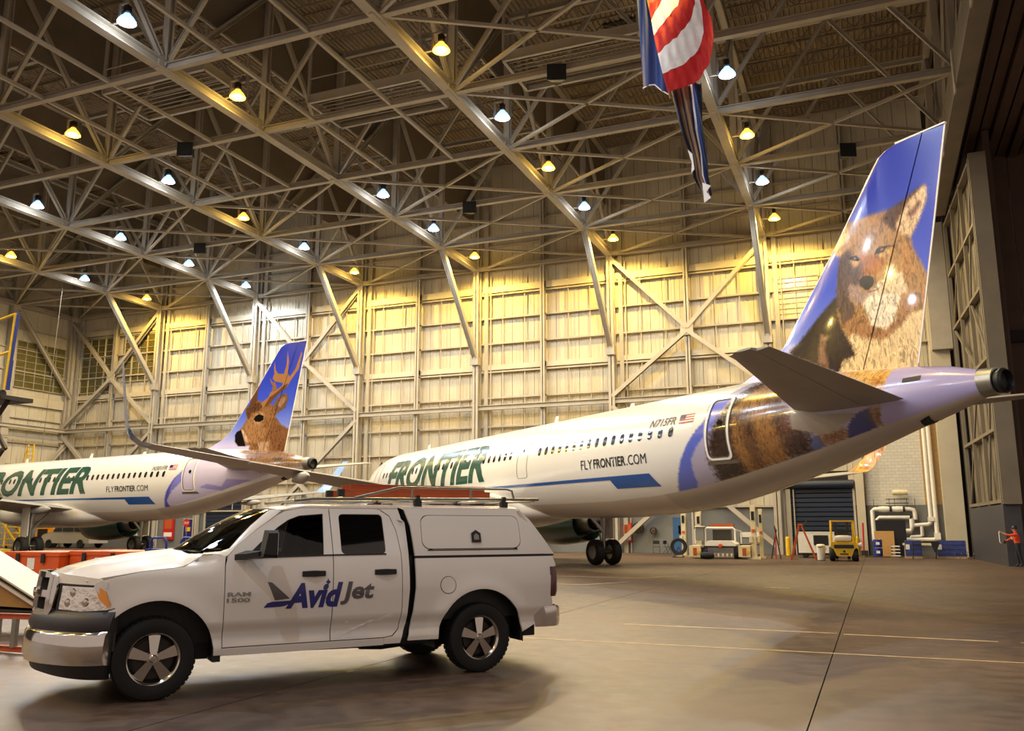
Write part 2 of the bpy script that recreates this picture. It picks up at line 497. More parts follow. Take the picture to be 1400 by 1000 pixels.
place_sheets(wb, cells, lambda u, z: ((u, 60.3, z), 0), 285)
# dado panels
for i in range(len(XC) - 1):
    for a, b in ((XC[i], (XC[i] + XC[i + 1]) / 2), ((XC[i] + XC[i + 1]) / 2, XC[i + 1])):
        if a < -.3 and not (abs(a + 5.8) < .2) : MB().box(a + .02, b - .02, 60.22, 60.34, 0, 3.08).build('dado_panel', 'dado', wb)
MB().box(-5.78, -5.45, 60.22, 60.34, 0, 5.3).build('dado_panel', 'dado', wb)
for z in GZ:
    for i in range(len(XC) - 1):
        if z < 9 and i == 6: continue
        MB().ibar((XC[i], 60.12, z), (XC[i + 1], 60.12, z), .12, .24, .03, up=(0, 1, 0)).build('girt', 'girt', wb)
for i in range(len(XC) - 1):          # flashing bands
    MB().box(XC[i] + .3, XC[i + 1] - .3, 60.0, 60.25, 19.65, 20.15).build('flashing', 'clad', wb)
    if i != 6: MB().box(XC[i] + .3, XC[i + 1] - .3, 60.0, 60.25, 13.55, 13.95).build('flashing', 'clad', wb)
# columns
def hcol(x, y, z0, z1, w, d, parent, name='column', m='steel'):
    mb = MB()
    mb.box(x - w / 2, x + w / 2, y - d / 2, y - d / 2 + .05, z0, z1); mb.box(x - w / 2, x + w / 2, y + d / 2 - .05, y + d / 2, z0, z1); mb.box(x - .03, x + .03, y - d / 2, y + d / 2, z0, z1)
    return mb.build(name, m, parent)
for x in XC[:-1]:
    hcol(x, 59.65, 0, 29, .46, .6, wb); MB().box(x + .5, x + .8, 59.9, 60.2, 0, 29).build('column', 'steel', wb)
    MB().tube([(x + 1.0, 60, 0), (x + 1.0, 60, 21)], .05, 6).build('conduit', 'steel', wb)
for i in range(len(XC) - 1):
    x = (XC[i] + XC[i + 1]) / 2
    z0 = 0 if abs(x + .5) > .3 else 8.3
    hcol(x, 59.85, z0, 29, .34, .4, wb)
    for dx in (-1.6, 1.9, -3.4, 3.6): MB().box(x + dx, x + dx + .06, 60.05, 60.12, 3.2 if i < 6 else 9, 21).build('sag_rod', 'girt', wb)
for i in range(len(XC) - 1):          # struts at mid height and chord height
    a, b = XC[i], XC[i + 1]
    if i < 6: MB().ibar((a, 59.55, 10.6), (b, 59.55, 10.6), .3, .36, .04).build('strut', 'steel', wb)
    MB().ibar((a, 59.5, 21.5), (b, 59.5, 21.5), .3, .3, .04).build('strut', 'steel', wb)
def wall_brace(p, q, parent): MB().ibar(p, q, .28, .34, .04, up=(0, 1, 0)).build('wall_brace', 'steel', parent)
for i in (0, 2, 5):
    a, b = XC[i], XC[i + 1]; mx = (a + b) / 2
    for e in (a, b):
        wall_brace((e, 59.5, 21.2), (mx, 59.62, 15.5), wb); wall_brace((e, 59.5, 10.9), (mx, 59.62, 15.3), wb)
        wall_brace((e, 59.5, 10.2), (mx, 59.62, 5.4), wb); wall_brace((e, 59.5, .4), (mx, 59.62, 5.2), wb)
    MB().cbox((mx, 59.55, 15.4), (.9, .1, .9)).build('gusset_plate', 'steel', wb)
for x in XC[1:-1]:                    # sloping knee struts up to the trusses
    MB().ibar((x, 59.5, 14.2), (x, YR[1], ZB), .34, .36, .05, up=(1, 0, 0)).build('knee_strut', 'steel', wb)
    MB().box(x - .3, x + .3, 59.15, 59.7, 13.9, 14.5).build('bearing_plate', 'steel', wb)
# high barred window near the right end, and the darker ones at the left end
def grid_window(name, x0, x1, z0, z1, nx, nz, place, mpane='mesh_glass'):
    w = empty(name, kind='structure')
    fr = MB()
    t = .06
    def bx(a, b, c, d, y0, y1): return place(a, b, y0, y1, c, d)
    for (a, b, c, d) in ((x0, x1, z0, z0 + t), (x0, x1, z1 - t, z1), (x0, x0 + t, z0, z1), (x1 - t, x1, z0, z1)):
        fr.add(*bx(a, b, c, d, -.22, -.02))
    for k in range(1, nx): x = x0 + (x1 - x0) * k / nx; fr.add(*bx(x - .025, x + .025, z0, z1, -.2, -.05))
    for k in range(1, nz): z = z0 + (z1 - z0) * k / nz; fr.add(*bx(x0, x1, z - .02, z + .02, -.2, -.05))
    f = fr.build('window_frame', 'steel', w)
    for a in range(nx):
        for b in range(nz):
            pa = x0 + (x1 - x0) * a / nx + .03; pb = x0 + (x1 - x0) * (a + 1) / nx - .03
            qa = z0 + (z1 - z0) * b / nz + .03; qb = z0 + (z1 - z0) * (b + 1) / nz - .03
            MB().add(*bx(pa, pb, qa, qb, -.14, -.1)).build('pane', mpane, f)
    return w
def pl_back(a, b, y0, y1, c, d):
    m = MB().box(a, b, 60.3 + y0, 60.3 + y1, c, d); return m.v, m.f
def pl_left(a, b, y0, y1, c, d):
    m = MB().box(-70.5 - y1, -70.5 - y0, a, b, c, d); return m.v, m.f
M['litpane'] = mat('lamplit_pane', (196, 176, 96), .25, noise=.15, nscale=3)  # lamplight on the panes is put into their colour
grid_window('window_1', -5.4, -2.4, 15.6, 18.5, 4, 8, pl_back, 'litpane')
grid_window('window_2', -69.2, -65.3, 14.2, 19.4, 4, 8, pl_back)
grid_window('window_3', -63.9, -60.2, 15.0, 19.4, 4, 7, pl_back)
grid_window('window_4', 54.0, 59.2, 14.1, 18.4, 5, 7, pl_left)

# left wall
wl = MB().box(-71, -70.7, 0, 60.6, 0, 30).build('wall_left', 'dark', kind='structure')
cl = []
for j in range(5):
    cl += clad(None, 'y', YR[j + 1], YR[j], 0, GZ, 1.3, None, None)
cl.sort(key=lambda c: c[1])
place_sheets(wl, cl, lambda u, z: ((-70.5, u, z), PI / 2), 190)
for j in range(5):
    MB().box(-70.6, -70.45, YR[j + 1] + .02, YR[j] - .02, 0, 3.08).build('dado_panel', 'dado', wl)
    for z in GZ: MB().box(-70.5, -70.28, YR[j + 1], YR[j], z - .05, z + .05).build('girt', 'girt', wl)
    MB().box(-70.4, -69.9, YR[j] - .35, YR[j] + .35, 0, 29).build('column', 'steel', wl)
    MB().ibar((-69.9, YR[j + 1], 10.6), (-69.9, YR[j], 10.6), .3, .34, .04).build('strut', 'steel', wl)
    MB().ibar((-69.9, YR[j + 1], 9.6), (-69.9, YR[j], 9.6), .14, .2, .03).build('strut', 'steel', wl)
    MB().ibar((-69.9, YR[j + 1], 21.5), (-69.9, YR[j], 21.5), .3, .34, .04).build('strut', 'steel', wl)
    MB().box(-70.45, -70.2, YR[j + 1] + .3, YR[j] - .3, 12.6, 13.4).build('flashing', 'clad', wl)
wall_brace((-69.8, 53.6, 20.9), (-69.8, 59.7, 13.8), wl); wall_brace((-69.8, 59.7, 9.4), (-69.8, 54, 3.0), wl)
MB().ibar((-69.4, 59.2, 21), (-69.4, 59.2, 29), .5, .5, .05).build('column', 'steel', wl)
MB().tube([(-60.5, 50, 21.3), (-61.5, 50.2, 2.5)], .022, 6).build('hanging_cable', 'curtain', wl)

# right end: masonry bay, box column, hangar door
def brick_mat():
    m = mat('block_wall', (196, 190, 174), .7)
    nt = m.node_tree; b = nt.nodes['Principled BSDF']; tc = nt.nodes.new('ShaderNodeTexCoord'); mp = nt.nodes.new('ShaderNodeMapping')
    mp.inputs['Rotation'].default_value = (PI / 2, 0, 0)
    br = nt.nodes.new('ShaderNodeTexBrick'); br.inputs['Scale'].default_value = 1; br.inputs['Brick Width'].default_value = .4; br.inputs['Row Height'].default_value = .2; br.inputs['Mortar Size'].default_value = .008
    br.inputs['Color1'].default_value = lin((206, 200, 184)) + (1,); br.inputs['Color2'].default_value = lin((198, 192, 176)) + (1,); br.inputs['Mortar'].default_value = lin((160, 154, 140)) + (1,)
    nt.links.new(tc.outputs['Object'], mp.inputs[0]); nt.links.new(mp.outputs[0], br.inputs[0]); nt.links.new(br.outputs['Color'], b.inputs['Base Color'])
    return m
M['blockwall'] = brick_mat()
wr = MB().box(-.45, 4.1, 60.1, 60.35, 0, 9.1).build('wall_right', 'blockwall', kind='structure')
MB().box(-.44, 4.1, 60.05, 60.1, 0, 3.1).build('dado_panel', 'dado', wr)
MB().box(2.95, 4.1, 60.0, 60.06, 3.1, 9.1).build('louvre_panel', 'wood', wr)
MB().box(3.9, 5.0, 58.9, 60.1, 0, 20.4).build('box_column', 'clad', wr)
MB().box(3.88, 5.02, 58.88, 60.1, 8.96, 9.0).build('joint_strip', 'girt', wr)
MB().box(5.05, 5.3, 56.6, 57.2, 0, 20.4).build('slot_shade', 'dark', wr)  # dark strip standing in for the shaded gap beside the leaf
MB().box(4.0, 5.2, 58.4, 58.9, 12.5, 20.6).build('box_column_duct', 'steel', wr)
MB().box(-1.0, -.5, 59.5, 60.1, 0, 9.1).build('pier', 'clad', wr)
# hangar door leaves running off to the right-hand side
M['doorshade'] = mat('shaded_door_paint', (112, 102, 86), .6, noise=.15, nscale=.8)  # darkened colour carries the shade where the lamps fall short
d1 = empty('door_1', kind='structure')
MB().add([(4.95, 55.4, 0), (5.4, 45.3, 0), (6.1, 45.3, 0), (5.8, 55.4, 0), (4.95, 55.4, 2.75), (5.4, 45.3, 2.75), (6.1, 45.3, 2.75), (5.8, 55.4, 2.75)], [(0, 1, 2, 3), (4, 5, 6, 7), (0, 1, 5, 4), (1, 2, 6, 5), (2, 3, 7, 6), (3, 0, 4, 7)]).build('kick_panel', mat('dark_grey_kick', (56, 56, 62), .5, noise=.1), d1)
def leafx(y): return 4.95 + (55.4 - y) / 10.1 * .45
for y0, y1 in ((55.4, 53.0), (52.9, 50.6), (50.5, 48.1), (48.0, 45.5)):
    MB().add([(leafx(y0) + .35, y0, 2.8), (leafx(y1) + .35, y1, 2.8), (leafx(y1) + .4, y1, 2.8), (leafx(y0) + .4, y0, 2.8), (leafx(y0) + .35, y0, 19.4), (leafx(y1) + .35, y1, 19.4), (leafx(y1) + .4, y1, 19.4), (leafx(y0) + .4, y0, 19.4)], [(0, 1, 2, 3), (4, 5, 6, 7), (0, 1, 5, 4), (1, 2, 6, 5), (2, 3, 7, 6), (3, 0, 4, 7)]).build('door_sheet', 'doorshade', d1)
for y in (55.3, 52.2, 49.0, 45.6): MB().box(leafx(y), leafx(y) + .18, y - .12, y + .12, 2.75, 19.5).build('door_post', 'doorshade', d1)
for z in (2.9, 6.2, 9.6, 13.0, 16.2, 19.3): MB().bar((leafx(55.3) + .15, 55.3, z), (leafx(45.5) + .15, 45.5, z), .3, .16).build('door_rail', 'doorshade', d1)
for a, b, c, d in ((55.3, 2.9, 49, 9.6), (49, 9.6, 55.3, 13), (55.3, 13, 49, 19.3), (49, 2.9, 45.6, 9.6), (45.6, 9.6, 49, 13), (49, 13, 45.6, 19.3)):
    MB().bar((leafx(a) + .1, a, b), (leafx(c) + .1, c, d), .08, .14).build('door_brace', 'doorshade', d1)
MB().box(5.4, 6.15, 45.1, 45.3, 2.75, 19.6).build('end_plate', 'doorshade', d1)
MB().tube([(5.33, 46.6, 1.0), (5.28, 46.6, 1.05), (5.28, 46.6, 1.5), (5.33, 46.6, 1.55)], .025, 6).build('pull_handle', 'offwhite', d1)
d2 = empty('door_2', kind='structure')
for k in range(8):
    MB().box(6.5 + k * 1.3, 7.75 + k * 1.3, 50 + (k % 2) * .12, 50.2 + (k % 2) * .12, 0, 21.5).build('door_sheet', 'brown', d2)
MB().box(6.4, 17, 49.7, 49.95, 11.0, 11.6).build('door_rail', 'dark', d2)
MB().box(6.2, 6.5, 46, 50, 0, 21).build('door_post', 'brown', d2)
tr = empty('trim_1', kind='structure')        # door header and pocket soffit
MB().box(4.35, 5.05, 8, 54.5, 19.7, 21.0).build('header_beam', 'doorshade', tr)
for k in range(7): MB().box(4.28, 4.34, 11 + 6.65 * k, 11.4 + 6.65 * k, 19.4, 21.3).build('splice_plate', 'steel', tr)
for k in range(22):
    MB().box(5.1 + k * .55, 5.1 + k * .55 + .42, 2, 55, 21.1 - (k % 2) * .12, 21.3).build('soffit_board', 'brown', tr)
MB().box(5.0, 18, 2, 56, 21.32, 21.4).build('soffit_backing', 'dark', tr)  # added above the boards to shut out the bright world
for k in range(6): MB().ibar((4.8, YR[k], 21), (4.8, YR[k + 1], 29), .2, .25, .03, up=(1, 0, 0)).build('header_web', 'steel', tr)
MB().box(5.2, 5.5, 4, 58, 21.3, 30).build('header_curtain', 'brown', tr)

# ---------------------------------------------------------------- roof
ce = None
mb = MB(); prof = []
x = -71.0
while x < 9:
    prof += [(x, 0), (x + .11, 0), (x + .15, .09), (x + .26, .09)]; x += .30
vs = []; n = len(prof)
for y in (-14, 60.6):
    vs += [(a, y, ZD + b) for a, b in prof]
mb.add(vs, [(i, i + 1, n + i + 1, n + i) for i in range(n - 1)])
vs = [(a, -14, ZD + .12) for a in (-71, 9)] + [(a, 60.6, ZD + .12) for a in (9, -71)]
mb.add(vs, [(0, 1, 2, 3)])
ce = mb.build('ceiling', 'deck', fix=False, kind='structure')
def joist_mesh(L):
    m = MB()
    m.box(0, L, -.05, .05, ZD - .10, ZD - .04); m.box(.3, L - .3, -.05, .05, ZD - .82, ZD - .77)
    n = 14; dx = (L - .6) / n
    for k in range(n):
        za, zb = (ZD - .8, ZD - .08) if k % 2 else (ZD - .08, ZD - .8)
        m.bar((.3 + k * dx, 0, za), (.3 + (k + 1) * dx, 0, zb), .035, .035)
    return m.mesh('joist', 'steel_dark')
for i in range(len(XC) - 1):
    L = XC[i + 1] - XC[i]; jm = joist_mesh(L)
    for k in range(36):
        y = 60 - 1.66 * k
        if abs((60 - y) / 6.65 - round((60 - y) / 6.65)) < .05: continue
        inst('joist', jm, ce, (XC[i], y, 0))
for i in range(len(XC) - 1):
    for f in (.33, .66):
        x = XC[i] + (XC[i + 1] - XC[i]) * f
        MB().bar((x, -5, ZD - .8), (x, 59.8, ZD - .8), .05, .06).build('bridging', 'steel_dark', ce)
for (x, y) in ((-46, 30), (-31, 45), (-44, 47), (-22, 34), (-21, 47), (-12.5, 44), (-11, 36), (-35, 26), (-2, 42), (-20, 25), (-54, 40), (-1, 34)):
    v = MB().box(x, x + 2.2, y, y + 1.2, ZD - .06, ZD - .01).build('vent_opening', 'dark', ce)
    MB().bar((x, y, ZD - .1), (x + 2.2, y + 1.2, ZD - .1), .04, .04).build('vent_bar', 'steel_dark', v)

# trusses running towards the back wall
for i, x in enumerate(XC):
    t = empty('roof_truss', (x, 0, 0), kind='structure')
    MB().ibar((0, -13, ZB), (0, 60, ZB), .46, .46, .06).build('bottom_chord', 'steel', t)
    MB().ibar((0, -13, ZT), (0, 60, ZT), .34, .40, .05).build('top_chord', 'steel', t)
    vm = MB().ibar((0, 0, ZB), (0, 0, ZT), .32, .34, .04).mesh('vertical', 'steel')
    dm1 = MB().ibar((0, 0, ZB), (0, -6.65, ZT), .2, .24, .03).mesh('diagonal', 'steel')
    dm2 = MB().ibar((0, 0, ZT), (0, -6.65, ZB), .2, .24, .03).mesh('diagonal', 'steel')
    gm = MB().box(-.1, .1, -.5, .5, ZB - .28, ZB + .45).mesh('gusset_plate', 'steel')
    for j, y in enumerate(YR):
        if j: inst('vertical', vm, t, (0, y, 0))
        inst('gusset_plate', gm, t, (0, y, 0))
        if j < len(YR) - 1: inst('diagonal', dm1 if (j + i) % 2 else dm2, t, (0, y, 0))
    if i in (1, 2, 3, 4, 5):
        for j in range(8):
            y1, y0 = YR[j] - .1, YR[j + 1] + .1
            c = MB()
            pr = []
            k = y0
            while k < y1 - .2:
                pr += [(k, -.015), (k + .18, -.015), (k + .22, .03), (k + .30, .03)]; k += .34
            pr += [(y1, .05), (y0, .05)]
            c.prism(pr, 25.3, 29.3, lambda a, b, cc: (b - .22, a, cc))
            c.build('draft_curtain', 'curtain', t)
            for z in (25.3, 26.7, 28.0): MB().box(-.32, -.24, y0 - .1, y1 + .1, z - .06, z + .06).build('curtain_rail', 'steel', t)
# trusses running across, and the flat bracing between chords
for j, y in enumerate(YR[1:9], 1):
    t = empty('roof_truss', (0, y, 0), kind='structure')
    for i in range(len(XC) - 1):
        a, b = XC[i], XC[i + 1]; mx = (a + b) / 2
        MB().ibar((a, 0, ZB), (b, 0, ZB), .28, .32, .04).build('bottom_chord', 'steel', t)
        MB().ibar((a, 0, ZT), (b, 0, ZT), .24, .34, .035).build('top_chord', 'steel', t)
        MB().ibar((a, 0, ZB + .1), (mx, 0, ZT), .16, .2, .03).build('diagonal', 'steel', t)
        MB().ibar((b, 0, ZB + .1), (mx, 0, ZT), .16, .2, .03).build('diagonal', 'steel', t)
bt = empty('roof_bracing', kind='structure')
for j in range(8):
    for i in range(len(XC) - 1):
        if i in (0, 5) or j in (0, 1, 2):
            for a, b in ((i, i + 1), (i + 1, i)):
                MB().bar((XC[a], YR[j], ZB - .05), (XC[b], YR[j + 1], ZB - .05), .14, .14).build('plan_brace', 'steel', bt)
        elif i in (3, 4) :
            mx = (XC[i] + XC[i + 1]) / 2
            for x in (XC[i] + 3.2, XC[i + 1] - 3.2): MB().bar((x, YR[j], ZB - .05), (x, YR[j + 1], ZB - .05), .14, .16).build('plan_brace', 'steel', bt)
# hanging service platforms in the roof
for (x, y) in ((-33, 33), (-23.5, 38), (-12, 38)):
    p = empty('roof_platform', (x, y, 0), kind='structure')
    for dy in (-1.6, 1.6): MB().ibar((-3.4, dy, 24.6), (3.4, dy, 24.6), .16, .5, .04).build('edge_beam', 'steel', p)
    for dx in (-3.4, 3.4):
        MB().ibar((dx, -1.6, 24.6), (dx, 1.6, 24.6), .16, .5, .04).build('edge_beam', 'steel', p)
        for dy in (-1.6, 1.6): MB().bar((dx, dy, 24.4), (dx, dy, 29.2), .14, .14).build('hanger', 'steel', p)
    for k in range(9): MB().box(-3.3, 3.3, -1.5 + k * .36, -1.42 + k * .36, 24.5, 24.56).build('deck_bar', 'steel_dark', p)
    for dy in (-1.6, 1.6): MB().bar((-3.4, dy, 25.8), (3.4, dy, 25.8), .05, .05).build('guard_rail', 'steel', p)
# ---------------------------------------------------------------- high bay lamps
M['amber_glass'] = mat('amber_prismatic_glass', (230, 190, 110), .3, emit=(1, .42, .05), estr=2.4)
M['cool_glass'] = mat('cool_prismatic_glass', (200, 220, 240), .3, emit=(.26, .52, 1), estr=2.4)
ZL = 21.7
def lamp_meshes():
    dome = MB().lathe([(.05, .30), (.12, .27), (.16, .20), (.26, .10), (.36, -.05), (.37, -.12), (.35, -.10), (.24, .09), (.14, .17)], n=20).mesh('lamp_bowl', 'amber_glass', smooth=30); dome2 = dome.copy(); dome2.materials[0] = M['cool_glass']
    bal = MB().box(-.11, .11, -.11, .11, .34, .62).tube([(0, 0, .28), (0, 0, .36)], .04, 8).mesh('ballast_box', 'darkmetal')
    arm = MB().bar((0, 0, .62), (0, 0, .78), .05, .05).bar((0, 0, .78), (-.42, 0, .78), .06, .08).bar((-.42, 0, .82), (-.42, 0, -.05), .09, .07).bar((-.42, 0, 0), (-.75, 0, 0), .06, .06).mesh('bracket_arm', 'steel')
    bulb = MB().lathe([(0, -.20), (.10, -.17), (.17, -.10), (.19, -.02), (.14, .06), (0, .10)], n=16).mesh('bulb', 'amber_lamp', smooth=80)
    bulb2 = bulb.copy(); bulb2.materials[0] = M['cool_lamp']
    return dome, bal, arm, bulb, bulb2, dome2
LM = lamp_meshes()
LD = {}
for nm, c in (('amber', AMBER), ('cool', COOL)):
    s = bpy.data.lights.new('lamp_light', 'SPOT'); s.energy = LAMP_W * (1.25 if nm == 'amber' else .85); s.color = c; s.spot_size = math.radians(168); s.spot_blend = .35; s.shadow_soft_size = .18
    p = bpy.data.lights.new('lamp_glow', 'POINT'); p.energy = LAMP_W * .035; p.color = c; p.shadow_soft_size = .3
    LD[nm] = (s, p)
ORD = ['first', 'second', 'third', 'fourth', 'fifth', 'sixth', 'seventh']
ROWN = ['row nearest the back wall', 'second row from the back wall', 'third row from the back wall', 'fourth row from the back wall', 'fifth row from the back wall', 'row nearest the viewer']
def lamp(x, y, kind, label, group):
    t = empty('high_bay_lamp', (x, y, ZL), 0, label, 'lamp', group)
    inst('lamp_bowl', LM[0] if kind == 'amber' else LM[5], t); inst('ballast_box', LM[1], t); inst('bracket_arm', LM[2], t)
    inst('bulb', LM[3] if kind == 'amber' else LM[4], t)
    for k, d in enumerate(LD[kind]):
        l = bpy.data.objects.new('lamp_light', d); COL.objects.link(l); l.parent = t; l.location = (0, 0, -.24 if k == 0 else -.45)
A_, C_ = 'amber', 'cool'
LAMPS = [  # per row, (column index, kind); column x = chord + 1.1
    [(1, A_), (2, C_), (3, A_), (4, A_), (5, A_), (6, A_)],
    [(1, C_), (2, C_), (3, C_), (4, C_), (5, C_), (6, C_)],
    [(1, A_), (2, C_), (3, A_), (4, C_), (5, A_), (6, A_)],
    [(2, C_), (3, C_), (5, C_), (6, C_)],
    [(3, A_), (4, A_), (5, A_)],
    [(4, C_)]]
for r, row in enumerate(LAMPS):
    y = 56.75 - 6.65 * r
    kinds = {'amber': [c for c, k in row if k == A_], 'cool': [c for c, k in row if k == C_]}
    for c, k in row:
        same = kinds[k]; word = 'amber' if k == A_ else 'cool white'
        if len(same) == 1: lab = 'only %s high bay lamp lit in the %s' % (word, ROWN[r])
        else: lab = '%s high bay lamp, %s from left in the %s' % (word, ORD[same.index(c)], ROWN[r])
        lamp(XC[c] + 1.08, y, k, lab, 'high bay lamps in the roof')
# rows continued overhead and behind the viewer, unseen lamps added to light the truck
for r in range(3, 11):
    y = 56.75 - 6.65 * r
    for c in range(1, 7):
        if r < 6 and any(c == q for q, _ in LAMPS[r]) or (r <= 4 and c < 5) or (r == 5 and c < 5) or (r + c) % 2 == 0: continue
        lamp(XC[c] + 1.08, y, A_ if (r * 2 + c) % 3 == 1 else C_, 'added unseen high bay lamp overhead beyond the edge of the view', 'added high bay lamps out of view')
